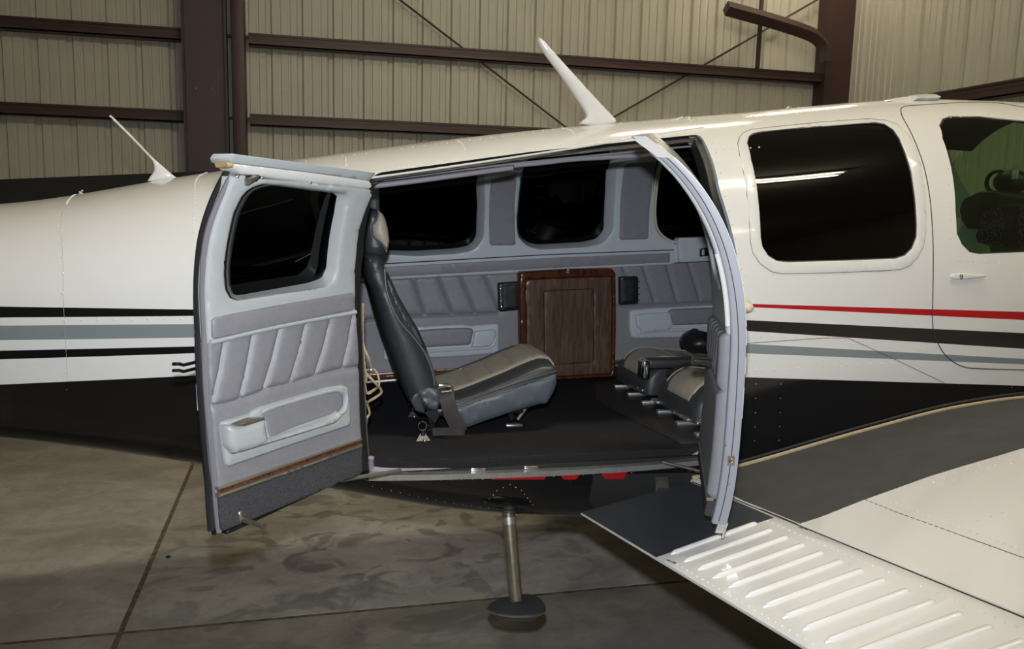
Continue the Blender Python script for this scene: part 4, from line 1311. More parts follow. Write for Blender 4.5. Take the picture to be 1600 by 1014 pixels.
# ------------------------------------------------------------------ cargo doors
class Door:
    def __init__(s, xh, deg, name, label):
        s.xh = xh; s.yh = SY(xh, 1.32)
        R_ = Matrix.Rotation(math.radians(deg), 4, 'Z')
        T = Matrix.Translation((s.xh, s.yh, 0))
        s.M = T @ R_ @ T.inverted(); s.inv = s.M.inverted()
        s.o = empty(name, (s.xh, s.yh, 0.97), plane)
        if label: s.o['label'] = label
    def uv(s, pts, h):
        out = []
        for a, b in pts:
            p = hit(a, b, lambda q: q.y - (SY(q.x, q.z)+h), inv=s.inv, t0=0.9, t1=3.2, step=0.01)
            out.append((p.x, p.z))
        return out
    def P(s, u, v, h): return s.M @ Vector((u, SY(u, v) + h, v))
    def patch(s, name, px, h0, h1, m, href=None, holes=(), parent=None, **k):
        href = h1 if href is None else href
        return patch(name, s.uv(px, href), s.P, h0, h1, m, parent or s.o, holes=[s.uv(q, href) for q in holes], **k)
    def tube(s, name, px, h, r, m, sm=5, n=8, parent=None, **k):
        uv = s.uv(px, h)
        L = smooth_line([Vector((u, v, 0)) for u, v in uv], sm) if sm else [Vector((u, v, 0)) for u, v in uv]
        return MB().tube([s.P(p.x, p.y, h) for p in L], r, n=n).build(name, m, parent or s.o, **k)
m_doortrim = mat('door_grey_plastic', lin((172, 177, 180)), 0.35, noise=0.02, nscale=30, bump=0.05, bscale=900)  # greener than the wall trim, and darkened to offset the closer flash
D = Door(0.130, -134.4, 'cargo_door', None)
Z5 = lambda pts: zp(280, 220, 2.982, pts)
Z6 = lambda pts: zp(280, 520, 2.982, pts)
glass5 = Z5([(265, 335), (300, 265), (322, 240), (350, 222), (400, 207), (480, 212), (620, 232), (735, 241), (745, 250), (735, 300), (715, 385), (700, 480), (690, 585), (680, 625), (655, 645), (600, 663), (450, 690), (300, 717), (255, 722), (235, 705), (222, 660), (220, 600), (228, 520), (245, 420)])
recess5 = Z5([(262, 335), (298, 262), (320, 237), (348, 219), (400, 203), (480, 207), (770, 244), (790, 258), (775, 340), (755, 450), (738, 600), (722, 650), (685, 680), (450, 715), (275, 742), (242, 730), (222, 690), (216, 620), (224, 520), (242, 420)])
slab = [(333, 836), (320, 745), (312, 670), (308, 600), (306, 540), (306, 480), (310, 420), (318, 370), (333, 315), (350, 268), (360, 246)] 
edge_r = [(585, 292), (578, 330), (568, 400), (563, 480), (564, 560), (570, 650), (575, 740)]
HS = 0.030
W_D = D.uv([(308, 560)], 0.0)[0][0]
su = D.uv(slab, 0.004); er = D.uv([(587, 288), (579, 325), (569, 395), (564, 480), (565, 560), (570, 650), (575, 735)], HS)
slab_loop = su + er
win_loop = D.uv(glass5, 0.012)
skin_p = patch('door_skin', slab_loop, D.P, 0.0, 0.006, m_paint, D.o, holes=[win_loop], rad=0, grid=0.03)
inner_loop = [(u - 0.018 if i < len(su) else u, v) for i, (u, v) in enumerate(slab_loop)]
patch('door_frame', inner_loop, D.P, 0.006, HS, m_rubber, D.o, holes=[grow(win_loop, 0.004)], rad=0.003, grid=0.03)
patch('window_pane', grow(win_loop, 0.012), D.P, 0.0065, 0.0095, m_glassdk, D.o, rad=0, grid=0.03, label='black tinted window pane')
# grey moulded upper liner with deep window reveal
lin5 = Z5([(255, 165), (225, 245), (185, 345), (155, 450), (138, 560), (130, 700), (135, 830), (142, 948), (400, 882), (825, 808), (826, 700), (830, 540), (842, 430), (872, 330), (905, 252), (895, 225), (560, 190), (300, 165)])
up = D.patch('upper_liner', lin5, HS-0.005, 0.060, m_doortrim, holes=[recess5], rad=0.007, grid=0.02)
A = D.uv(recess5, 0.056); Bq = win_loop
A = resample(A, 0.012); k_ = len(A)
# reveal: from the liner's opening down to the glass
def nearest_ring(loop, ring):
    L = resample(loop, 0.004); out = []
    for p in ring:
        out.append(min(L, key=lambda q: (q[0]-p[0])**2 + (q[1]-p[1])**2))
    return out
Bn = nearest_ring(win_loop, A)
vs = [D.P(u, v, 0.058) for u, v in A] + [D.P(0.35*a[0]+0.65*b[0], 0.35*a[1]+0.65*b[1], 0.034) for a, b in zip(A, Bn)] + [D.P(u, v, 0.009) for u, v in Bn]
fs = []
for j in range(2):
    for i in range(k_):
        i2 = (i+1) % k_
        fs.append((j*k_+i, j*k_+i2, (j+1)*k_+i2, (j+1)*k_+i))
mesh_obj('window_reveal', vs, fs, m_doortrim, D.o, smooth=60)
# lower leather
low = Z5([(135, 945)]) + [(468, 484.5)] + Z5([(828, 805)]) + Z6([(836, 60), (840, 165), (852, 500)]) + Z6([(520, 608), (185, 722), (150, 320), (137, 60)])
seams_d = []
for a, b in ((Z5([(218, 930)])[0], Z6([(160, 318)])[0]), (Z5([(350, 900)])[0], Z6([(288, 302)])[0]), (Z5([(475, 875)])[0], Z6([(395, 270)])[0]), (Z5([(597, 850)])[0], Z6([(520, 234)])[0]),
             (Z5([(712, 830)])[0], Z6([(637, 196)])[0]), (Z5([(815, 812)])[0], Z6([(765, 166)])[0])):
    mid = ((a[0]+b[0])/2+1.5, (a[1]+b[1])/2)
    seams_d.append(D.uv([a, mid, b], 0.058))
hseam = D.uv(Z6([(148, 341), (220, 330), (300, 306), (380, 278), (430, 256), (520, 236), (640, 200), (740, 172), (836, 158)]), 0.058)
patch('leather_panel', D.uv(low, 0.058), D.P, HS-0.005, 0.060, m_leather, D.o, rad=0.006, grid=0.018, seams=seams_d+[hseam], seam_d=0.009, seam_w=0.0055)
stt = MB()
for s_ in seams_d:
    L = [Vector((a, b, 0)) for a, b in s_]
    tot = sum((L[i+1]-L[i]).length for i in range(len(L)-1)); nst = int(tot/0.0065)
    for i in range(nst):
        d_ = i*0.0065; j = 0
        while j < len(L)-2 and d_ > (L[j+1]-L[j]).length: d_ -= (L[j+1]-L[j]).length; j += 1
        t_ = (L[j+1]-L[j]).normalized(); p = L[j] + t_*d_; q = p + t_*0.0042
        stt.tube([D.P(p.x-0.004, p.y, 0.0565), D.P(q.x-0.004, q.y, 0.0565)], 0.0007, n=4)
stt.build('stitching', mat('pale_thread', (0.45, 0.44, 0.45), 0.8), D.o, smooth=0, kind='stuff')
D.patch('leather_strip', Z5([(158, 838), (170, 826), (240, 810), (450, 770), (812, 708), (821, 725), (820, 778), (808, 789), (450, 866), (172, 925), (160, 915)]), 0.055, 0.0665, m_leather, rad=0.004, grid=0.02)
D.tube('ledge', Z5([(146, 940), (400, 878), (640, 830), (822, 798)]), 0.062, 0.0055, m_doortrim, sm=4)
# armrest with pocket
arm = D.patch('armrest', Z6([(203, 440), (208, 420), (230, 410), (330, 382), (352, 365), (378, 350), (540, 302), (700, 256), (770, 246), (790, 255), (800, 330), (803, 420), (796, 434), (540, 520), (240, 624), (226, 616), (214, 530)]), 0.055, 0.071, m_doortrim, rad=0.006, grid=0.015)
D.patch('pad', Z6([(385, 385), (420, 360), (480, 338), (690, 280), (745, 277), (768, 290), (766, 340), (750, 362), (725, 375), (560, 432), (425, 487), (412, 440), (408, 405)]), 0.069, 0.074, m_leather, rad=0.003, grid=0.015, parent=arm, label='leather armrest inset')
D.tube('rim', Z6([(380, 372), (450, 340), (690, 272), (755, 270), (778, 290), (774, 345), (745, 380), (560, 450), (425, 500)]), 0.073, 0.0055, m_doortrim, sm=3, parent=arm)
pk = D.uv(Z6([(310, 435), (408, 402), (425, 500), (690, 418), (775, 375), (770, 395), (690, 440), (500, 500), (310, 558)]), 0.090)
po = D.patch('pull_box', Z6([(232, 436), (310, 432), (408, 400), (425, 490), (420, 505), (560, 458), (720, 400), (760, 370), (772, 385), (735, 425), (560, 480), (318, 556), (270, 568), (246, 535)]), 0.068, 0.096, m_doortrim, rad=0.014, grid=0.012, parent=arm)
D.patch('ash_tray', Z6([(268, 430), (338, 402), (400, 396), (402, 404), (310, 434)]), 0.08, 0.099, m_steel, rad=0.002, grid=0.012, parent=arm, label='dark metal ashtray lid')
# bright strips, wood and kick carpet
D.patch('trim_strip', Z6([(185, 722), (520, 607), (854, 492), (855, 503), (520, 619), (187, 735)]), 0.055, 0.068, m_brass, rad=0.003, grid=0.03)
D.patch('wood_strip', Z6([(187, 733), (520, 617), (855, 501), (856, 522), (520, 640), (188, 757)]), 0.045, 0.058, m_burl, rad=0, grid=0.03)
D.patch('trim_strip', Z6([(188, 754), (520, 637), (856, 519), (857, 534), (520, 654), (190, 770)]), 0.055, 0.069, m_brass, rad=0.003, grid=0.03)
D.patch('kick_carpet', Z6([(189, 768), (520, 652), (857, 532), (861, 650), (845, 664), (520, 800), (215, 926), (203, 920)]), HS-0.005, 0.061, m_kick, rad=0.006, grid=0.03)
D.tube('edge_seal', Z5([(250, 155), (222, 205), (185, 285), (150, 370), (128, 450), (113, 560), (110, 650), (110, 760), (117, 880)]) + Z6([(118, 60), (124, 250), (138, 420), (152, 560), (168, 750), (186, 930)]), 0.046, 0.0065, mat('grey_seal', lin((120, 118, 124)), 0.55), sm=5)
D.tube('edge_seal', Z5([(236, 130), (200, 195), (160, 280), (128, 370), (105, 460), (92, 560), (86, 660), (86, 780), (92, 900)]) + Z6([(92, 40), (100, 250), (116, 450), (134, 650), (152, 920)]), 0.026, 0.0085, m_rubber, sm=5)
# flanged top edge
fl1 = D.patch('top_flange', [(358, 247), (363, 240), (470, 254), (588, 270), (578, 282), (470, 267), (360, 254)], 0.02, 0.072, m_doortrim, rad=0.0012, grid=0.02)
D.patch('top_flange', [(360, 254), (470, 267), (578, 281), (584, 291), (577, 296), (470, 284), (378, 272), (366, 264)], 0.02, 0.060, m_white, rad=0.005, grid=0.02)
D.patch('glue_patch', Z5([(224, 100), (258, 98), (256, 122), (232, 124)]), 0.03, 0.066, mat('old_glue', (0.5, 0.36, 0.14), 0.6), rad=0.003, grid=0.02, label='yellowed glue at the corner')
lt = D.patch('latch_recess', zp(280, 220, 8.45, [(885, 475), (945, 452), (1040, 450), (1082, 468), (1078, 492), (1020, 545), (918, 602), (895, 560)]), 0.055, 0.0605, m_dark, rad=0.001, grid=0.02)
D.patch('latch', zp(280, 220, 8.45, [(915, 500), (1030, 455), (1076, 468), (1072, 490), (1010, 540), (922, 592)]), 0.06, 0.072, m_steel, rad=0.005, grid=0.01, parent=lt)
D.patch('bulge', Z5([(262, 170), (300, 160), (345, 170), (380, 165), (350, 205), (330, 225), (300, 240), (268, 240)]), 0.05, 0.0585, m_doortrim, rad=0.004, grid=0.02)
for px in Z5([(274, 166), (614, 194), (390, 172), (890, 238)]):
    u, v = D.uv([px], 0.06)[0]
    MB().dome(D.P(u, v, 0.060), D.P(u, v, 1)-D.P(u, v, 0), 0.0035, 0.5, 8).build('screw', m_steel, D.o)
# door pin and edge hooks
u, v = D.uv(Z6([(288, 868)]), 0.06)[0]
D.patch('pin_bracket', Z6([(278, 835), (300, 832), (305, 870), (286, 885)]), 0.055, 0.066, m_steel, rad=0.002, grid=0.02)
a_ = D.P(u, v, 0.055); b_ = D.P(u, v, 0.125) 
MB().tube([a_, b_], 0.0055, n=10).tube([b_, b_ + (b_-a_).normalized()*0.006], 0.0075, n=10).build('door_pin', m_steel, D.o)
for py, dy_ in ((566, -3), (576, -1)):
    p0 = D.uv([(308, py)], 0.02)[0]
    a_ = D.P(p0[0]-0.01, p0[1], 0.015); b_ = D.P(p0[0]+0.03, p0[1]-0.002, 0.015); c_ = D.P(p0[0]+0.04, p0[1]+0.002, 0.015); d_ = D.P(p0[0]+0.055, p0[1]+0.004, 0.015)
    MB().tube([a_, b_, c_, d_], 0.0036, n=8).build('hook', m_black, D.o)
D.o['label'] = 'aft cargo door swung wide open, grey lining towards the camera'

# forward cargo door, seen almost edge-on
XH = 1.203
E = Door(XH, 66.0, 'cargo_door', 'forward cargo door seen edge on, covering the club seats')
XF = XH - 0.56
def open_top(x):
    q = hit(0, 0, lambda p: 1) if False else None
    L = [p for p in open_uv]
    zs = []
    for i in range(len(L)):
        a = L[i]; b = L[(i+1) % len(L)]
        if (a[0]-x)*(b[0]-x) <= 0 and a[0] != b[0]:
            zs.append(a[1] + (b[1]-a[1])*(x-a[0])/(b[0]-a[0]))
    return (min(zs), max(zs)) if zs else (None, None)
topz = []
for x in np.linspace(XF, XH-0.06, 9):
    lo, hi = open_top(x); topz.append((x, lo, hi))
ZTOP = 1.83
def proj(p):
    q = p - CAM; z = q.dot(FWD); return (W/2 + FPX*q.dot(RIGHT)/z, H/2 - FPX*q.dot(UP)/z)
zc_ = 1.6
while proj(E.P(XF, zc_, 0.0))[1] > 214 and zc_ < 1.9: zc_ += 0.002
topz = [(x, lo, zc_ + (x-XF)*0.10 - 0.012) for x, lo, hi in topz]
e_loop = [(x, hi+0.012) for x, lo, hi in topz] + [(XH-0.017, topz[-1][2]-0.12), (XH, 1.5), (XH, 1.2), (XH-0.017, 1.02)] + [(x, 0.947) for x in (XH-0.06, 1.0, 0.85, XF)]
m_lilac = mat('lilac_grey_edge', lin((142, 145, 156)), 0.42, noise=0.02)
m_doorleather = mat('door_leather', lin((131, 131, 138)), 0.5, noise=0.05, nscale=60, bump=0.15, bscale=600)  # same mauve grey tone as the other leather
ew = rounded([(XF+0.10, 1.50), (XF+0.09, 1.71), (XF+0.44, 1.75), (XF+0.46, 1.52)], 0.06)
patch('door_skin', [(u+0.004 if u < XF+0.01 else u, v) for u, v in e_loop], E.P, 0.0, 0.004, m_paint, E.o, holes=[ew], rad=0, grid=0.03)
patch('door_frame', e_loop, E.P, 0.0015, 0.036, m_lilac, E.o, holes=[ew], rad=0.005, grid=0.025)
patch('window_pane', grow(ew, 0.01), E.P, 0.006, 0.009, m_glassdk, E.o, rad=0, grid=0.04)
# joint line on the edge face
zz = np.linspace(0.955, topz[0][2]-0.03, 40)
MB().tube([E.P(XF-0.0002, z, 0.019 + 0.002*math.sin(z*9)) for z in zz], 0.0011, n=5).build('seam', m_seam, E.o)
up_ = [(XF+0.012, 1.40)] + [(XF+0.012, z) for z in np.linspace(1.45, topz[0][2]-0.02, 6)] + [(XH-0.07, topz[-1][2]-0.03), (XH-0.027, 1.5), (XH-0.022, 1.38)]
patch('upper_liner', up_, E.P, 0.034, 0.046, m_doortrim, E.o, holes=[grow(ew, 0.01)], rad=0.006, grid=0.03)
patch('leather_panel', [(XF+0.026, 1.40), (XF+0.026, 1.0), (XH-0.03, 1.0), (XH-0.02, 1.38)], E.P, 0.034, 0.060, m_leather, E.o, rad=0.016, grid=0.02,
      seams=[[(x, 1.39), (x+0.05, 1.27)] for x in (0.74, 0.82, 0.90, 0.98, 1.06)] + [[(XF+0.02, 1.262), (XH-0.04, 1.265)]], seam_d=0.01)
patch('kick_carpet', [(XF+0.026, 0.992), (XF+0.028, 0.955), (XH-0.06, 0.955), (XH-0.03, 0.992)], E.P, 0.034, 0.055, m_kick, E.o, rad=0.006, grid=0.03)
patch('trim_strip', [(XF+0.03, 1.0), (XF+0.03, 0.992), (XH-0.03, 0.992), (XH-0.03, 1.0)], E.P, 0.04, 0.058, m_brass, E.o, rad=0.002, grid=0.04)
# white edge beading, striker, screw and end caps
MB().tube([E.P(XF+0.004, z, 0.042) for z in np.linspace(1.42, 1.585, 12)], 0.006, n=8).build('edge_beading', m_white, E.o)
def edge_pt(z, h): return E.P(XF, z, h)
ed = (edge_pt(1.2, 0)-E.P(XF+0.1, 1.2, 0)).normalized()
for z, h, w_, hh_, m_, nm in ((1.105, 0.018, 0.008, 0.011, m_steel, 'striker'),):
    a_ = edge_pt(z, h); side = (E.P(XF, z, h+0.1)-E.P(XF, z, h)).normalized()
    mb = MB(); vs = []
    for dz in (-hh_, hh_):
        for ds in (-w_, w_):
            for dd in (-0.002, 0.004): vs.append(a_ + Vector((0, 0, dz)) + side*ds + ed*dd)
    mb.add(vs, [(0,1,3,2),(4,6,7,5),(0,4,5,1),(2,3,7,6),(0,2,6,4),(1,5,7,3)]).build(nm, m_steel, E.o, smooth=0)
    mb = MB().dome(edge_pt(1.105, 0.018)+ed*0.004, ed, 0.006, 0.6, 8).build('stud', m_chrome, E.o)
MB().dome(edge_pt(1.045, 0.016)+ed*0.0, ed, 0.004, 0.5, 8).build('screw', m_chrome, E.o)
MB().dome(edge_pt(1.140, 0.034)+ed*0.0, ed, 0.0035, 0.2, 8).build('rust_spot', mat('rust', (0.25, 0.10, 0.03), 0.8), E.o)
def cap(name, zs, hs, ext, m):
    vs = []
    for z in zs:
        for h in hs:
            for dx in (-ext, 0.02): vs.append(E.P(XF+dx, z, h))
    return mesh_obj(name, vs, [(0,1,3,2),(4,6,7,5),(0,4,5,1),(2,3,7,6),(0,2,6,4),(1,5,7,3)], m, E.o, smooth=0)
cap('end_cap', (topz[0][2]-0.035, topz[0][2]+0.006), (-0.001, 0.038), 0.0025, mat('brushed_cap', (0.22, 0.21, 0.20), 0.5, metal=0.5))
cap('end_cap', (0.915, 0.952), (-0.002, 0.002), 0.002, m_alu)
cap('end_cap', (0.925, 0.952), (0.0, 0.020), -0.001, m_alu)
# chrome latch lever on the inner face
MB().tube([E.P(0.86, 1.298, 0.066), E.P(0.84, 1.302, 0.112)], 0.011, n=14).build('latch_lever', m_chrome, E.o)

# ------------------------------------------------------------------ folding table on the far wall
tbl = empty('folding_table', tuple(P_far(*uv_far([(885, 585)])[0], 0.03)))
tag(tbl, 'dark walnut folding table panel stowed upright against the grey cabin wall', 'table')
tp = Zt([(243, 132), (262, 118), (600, 99), (920, 92), (950, 98), (970, 130), (974, 500), (966, 900), (955, 910), (550, 932), (258, 946), (250, 600)])
YT = far_side(885, 500).y - 0.088
def P_t(u, v, h): return Vector((u, YT - h, v))
def uv_t(pts): return [(p.x, p.z) for p in (on_plane(a, b, 1, YT) for a, b in pts)]
tin = Zt([(298, 180), (600, 164), (944, 153), (946, 500), (936, 884), (600, 905), (302, 922), (300, 600)])
fo = patch('frame', uv_t(tp), P_t, -0.028, 0.012, m_redwood, tbl, holes=[uv_t(tin)], rad=0.008, grid=0.03)
leaf = patch('leaf', grow(uv_t(tin), -0.002), P_t, -0.02, 0.004, m_walnut, tbl, rad=0.002, grid=0.03, holes=[rounded(grow(uv_t(Zt([(434, 266), (806, 249), (804, 798), (440, 822)])), 0.0030), 0.012)])
patch('inset', rounded(uv_t(Zt([(434, 266), (806, 249), (804, 798), (440, 822)])), 0.011), P_t, -0.02, 0.0038, m_walnut, leaf, rad=0.0015, grid=0.03)
patch('backing', grow(uv_t(tin), 0.003), P_t, -0.027, -0.012, m_rubber, tbl, rad=0, grid=0.1)
h_ = uv_t(Zt([(296, 255), (300, 900)]))
MB().box((h_[0][0]-0.002, YT-0.008, h_[1][1]), (h_[0][0]+0.0015, YT-0.001, h_[0][1])).build('piano_hinge', m_trim, tbl, smooth=0)
h_ = uv_t(Zt([(294, 198), (296, 224)]))
MB().box((h_[0][0]-0.0014, YT-0.013, h_[1][1]), (h_[0][0]+0.0014, YT-0.001, h_[0][1])).build('hinge_pin', m_chrome, tbl, smooth=0)
h_ = uv_t(Zt([(615, 118)]))[0]
lt_ = MB().rbox((h_[0]-0.010, YT-0.018, h_[1]-0.004), (h_[0]+0.010, YT-0.010, h_[1]+0.003), 0.001).build('latch', m_chrome, tbl)
MB().rbox((h_[0]-0.006, YT-0.016, h_[1]+0.004), (h_[0]+0.003, YT-0.010, h_[1]+0.010), 0.001).build('knob', m_brass, lt_)

# ------------------------------------------------------------------ seats
def mirror_close(o, ymid):
    me = o.data; bm = bmesh.new(); bm.from_mesh(me)
    g = bm.verts[:] + bm.edges[:] + bm.faces[:]
    r = bmesh.ops.duplicate(bm, geom=g)
    nv = [e for e in r['geom'] if isinstance(e, bmesh.types.BMVert)]; nf = [e for e in r['geom'] if isinstance(e, bmesh.types.BMFace)]
    for v in nv: v.co.y = 2*ymid - v.co.y
    bmesh.ops.reverse_faces(bm, faces=nf)
    bmesh.ops.remove_doubles(bm, verts=bm.verts, dist=1e-4)
    bmesh.ops.recalc_face_normals(bm, faces=bm.faces)
    bm.to_mesh(me); bm.free()
    me.shade_smooth(); me.set_sharp_from_angle(angle=math.radians(60))
def pillow(name, loop, y0, y1, rad, m, parent, hfun=None, seams=(), label=None, grid=0.025):
    ym = (y0+y1)/2; hf = (y1-y0)/2
    o = patch(name, loop, lambda u, v, h: Vector((u, ym - h, v)), 0.0, hf, m, parent, rad=rad, grid=grid, bstep=0.012, back=False, hfun=hfun, seams=seams, seam_d=0.006, label=label, smooth=60)
    mirror_close(o, ym)
    return o
def pl(pts, y): return [(p.x, p.z) for p in (on_plane(a, b, 1, y) for a, b in pts)]
def ribbon(mb, pts, wdir, w, th=0.0022):
    pts = smooth_line(pts, 5); wdir = Vector(wdir).normalized()
    vs = []; fs = []
    for i, p in enumerate(pts):
        t = (pts[min(i+1, len(pts)-1)] - pts[max(i-1, 0)]).normalized()
        wd = (wdir - t*wdir.dot(t)).normalized(); nn = t.cross(wd)
        vs += [p - wd*w/2 - nn*th/2, p + wd*w/2 - nn*th/2, p + wd*w/2 + nn*th/2, p - wd*w/2 + nn*th/2]
    n_ = len(pts)
    for i in range(n_-1):
        for k in range(4):
            k2 = (k+1) % 4
            fs.append((i*4+k, i*4+k2, (i+1)*4+k2, (i+1)*4+k))
    fs.append((3, 2, 1, 0)); e_ = (n_-1)*4; fs.append((e_, e_+1, e_+2, e_+3))
    mb.add(vs, fs)
    return mb

YN, YFAR = 2.50, 2.93
seat = empty('aircraft_seat', (on_plane(700, 690, 1, 2.6).x, (YN+YFAR)/2, ZFL))
tag(seat, 'reclined black leather aircraft seat with headrest and tan cushion, just inside the open door', 'seat', 'leather cabin seats')
Zh = lambda pts: zp(540, 260, 6.34, pts)
Zs = lambda pts: zp(640, 540, 5.632, pts)
hd_ = pillow('headrest', pl(Zh([(230, 412), (290, 422), (330, 440), (370, 470), (400, 540), (420, 640), (430, 740), (418, 810), (395, 868), (350, 897), (290, 895), (235, 890), (205, 870), (190, 830), (170, 700), (160, 600), (180, 500), (205, 435)]), YN+0.03), YN+0.03, YFAR-0.03, 0.03, m_seatdk, seat)
pillow('headrest_pad', pl(Zh([(320, 436), (372, 468), (404, 538), (428, 640), (438, 740), (428, 808), (403, 862), (394, 825), (360, 776), (312, 742), (276, 692), (262, 630), (268, 580), (298, 522), (320, 478)]), YN+0.03), YN+0.022, YFAR-0.022, 0.022, m_beige, hd_, label='beige front pad')
MB().tube([Vector((u, YN+0.024, v)) for u, v in pl(Zh([(322, 442), (320, 478), (298, 522), (268, 580), (262, 630), (276, 692), (312, 742), (360, 776), (394, 825), (400, 858)]), YN+0.024)], 0.0022, n=6).build('piping', m_rubber, hd_)
bk_px = PX7([(80, 702), (150, 692), (188, 712), (206, 760), (245, 850), (275, 930)]) + PX8([(335, 110), (400, 215), (450, 325), (490, 435), (520, 540), (545, 615), (545, 660), (515, 720), (440, 725), (385, 705), (345, 650), (310, 560), (265, 430), (220, 300), (175, 150), (140, 10)]) + PX7([(100, 850), (82, 760)])
bk = pillow('backrest', pl(bk_px, YN), YN, YFAR, 0.045, m_seatdk, seat)
fb_px = PX7([(200, 760), (245, 850), (285, 940)]) + PX8([(345, 110), (408, 215), (458, 325), (498, 435), (524, 530), (505, 560), (488, 480), (440, 360), (370, 260), (290, 170), (240, 70), (225, 0)]) + PX7([(205, 900), (195, 800)])
pillow('front_bolster', pl(fb_px, YN), YN+0.004, YFAR-0.004, 0.030, m_seatdk, bk)
MB().tube(smooth_line([Vector((u, YN+0.0005, v)) for u, v in pl(PX7([(198, 780), (208, 900), (225, 960)]) + PX8([(240, 70), (290, 165), (370, 255), (440, 350), (488, 470), (505, 555)]), YN)], 4), 0.003, n=6).build('piping', m_seatbl, bk)
pillow('gathered_corner', pl(PX8([(405, 592), (470, 570), (538, 588), (546, 650), (518, 714), (470, 700), (430, 660)]), YN-0.005), YN-0.012, YN+0.06, 0.014, m_seatbl, bk, seams=[pl(PX8([(440, 625), (500, 650)]), YN), pl(PX8([(470, 600), (490, 690)]), YN)], grid=0.012)
patch('flap', pl(PX8([(375, 605), (405, 590), (442, 705), (440, 725), (385, 708), (350, 640)]), YN), lambda u, v, h: Vector((u, YN-h, v)), -0.02, 0.010, m_seatdk, bk, rad=0.004, grid=0.02)
# cushion
skirt = pl(Zs([(372, 560), (425, 530), (700, 425), (1000, 322), (1290, 236), (1310, 262), (1308, 350), (1272, 440), (1220, 522), (1150, 530), (900, 602), (640, 690), (520, 736), (480, 730), (425, 655)]), YN)
ck = pillow('cushion_skirt', skirt, YN, YFAR, 0.02, m_seatbl, seat, hfun=lambda u, v, d: -0.0022*(math.sin(u*31+v*22)+0.5*math.sin(u*57-v*44))*min(1, d/0.03))
crest = pl(Zs([(300, 530), (425, 500), (560, 455), (700, 400), (850, 340), (1000, 272), (1100, 232), (1180, 205), (1250, 205), (1290, 225), (1312, 262)]), YN+0.01)
f_cr = pchip(crest)
xa, xb = crest[0][0], crest[-1][0]-0.002
def P_cu(u, v, h):
    q = min(abs(v-YN), abs(YFAR-v)); edge = min(1.0, q/0.14)
    return Vector((u, v, f_cr(min(u, xb)) + h + 0.022*math.sin(edge*math.pi/2)))
patch('cushion', rounded([(xa, YN+0.004), (xb, YN+0.004), (xb, YFAR-0.004), (xa, YFAR-0.004)], 0.03), P_cu, -0.045, 0.004, m_seatdk, seat, rad=0.012, grid=0.02)
patch('cushion_insert', [(xa, YN+0.08), (xb+0.006, YN+0.08), (xb+0.006, YFAR-0.13), (xa, YFAR-0.13)], P_cu, -0.01, 0.012, m_beige, seat, rad=0.006, grid=0.016,
      seams=[[(x, YN+0.1), (x+0.004, YFAR-0.14)] for x in np.linspace(xa+0.1, xb-0.06, 4)], seam_d=0.005, seam_w=0.004, label='tan ribbed centre of the cushion')
MB().tube([P_cu(x, YN+0.08, 0.008) for x in np.linspace(xa, xb, 24)], 0.0035, n=6).build('piping', mat('pale_piping', (0.36, 0.33, 0.26), 0.5), seat)
MB().tube([Vector((u, YN+0.006, v)) for u, v in pl(Zs([(405, 530), (700, 418), (1000, 315), (1300, 228)]), YN+0.006)], 0.0025, n=6).build('piping', m_rubber, seat)
MB().tube([Vector((u, YN-0.001, v)) for u, v in pl(Zs([(420, 524), (700, 412), (1000, 309), (1290, 224)]), YN)], 0.0014, n=6).build('piping', m_seatbl, seat)
# frame, legs and floor fittings
lp = on_plane(840, 655, 1, 2.62); 
for yy in (2.58, 2.85):
    a_ = on_plane(795, 655, 1, yy); b_ = on_plane(800, 676, 1, yy); c_ = on_plane(818, 640, 1, yy)
    MB().tube([Vector((a_.x-0.005, yy, ZFL+0.07)), Vector((a_.x+0.012, yy, ZFL+0.026)), Vector((a_.x+0.03, yy, ZFL+0.022)), Vector((a_.x+0.07, yy, ZFL+0.08))], 0.010, n=8).build('leg', m_dark, seat)
    MB().rbox((a_.x-0.01, yy-0.012, ZFL+0.001), (a_.x+0.045, yy+0.012, ZFL+0.009), 0.002).build('foot', m_alu, seat)
ax = on_plane(668, 640, 1, 2.54)
for yy in (2.54, 2.88):
    MB().tube([Vector((ax.x, yy, ax.z+0.02)), Vector((ax.x+0.02, yy, ax.z-0.07)), Vector((ax.x-0.005, yy, ZFL+0.02))], 0.011, n=8).build('leg', m_dark, seat)
bx_ = MB().add([Vector((u, YN+0.02, v)) for u, v in pl(PX8([(440, 720), (520, 690), (530, 745), (508, 785), (470, 750)]), YN+0.02)] + [Vector((u, YN+0.05, v)) for u, v in pl(PX8([(440, 720), (520, 690), (530, 745), (508, 785), (470, 750)]), YN+0.02)],
        [(4,3,2,1,0), (5,6,7,8,9)] + [(i, (i+1) % 5, 5+(i+1) % 5, 5+i) for i in range(5)]).build('bracket', m_dark, seat, smooth=0)
MB().rbox((xa-0.02, YN+0.05, ZFL+0.05), (xb-0.10, YFAR-0.05, ZFL+0.075), 0.006).build('seat_pan', m_dark, seat)
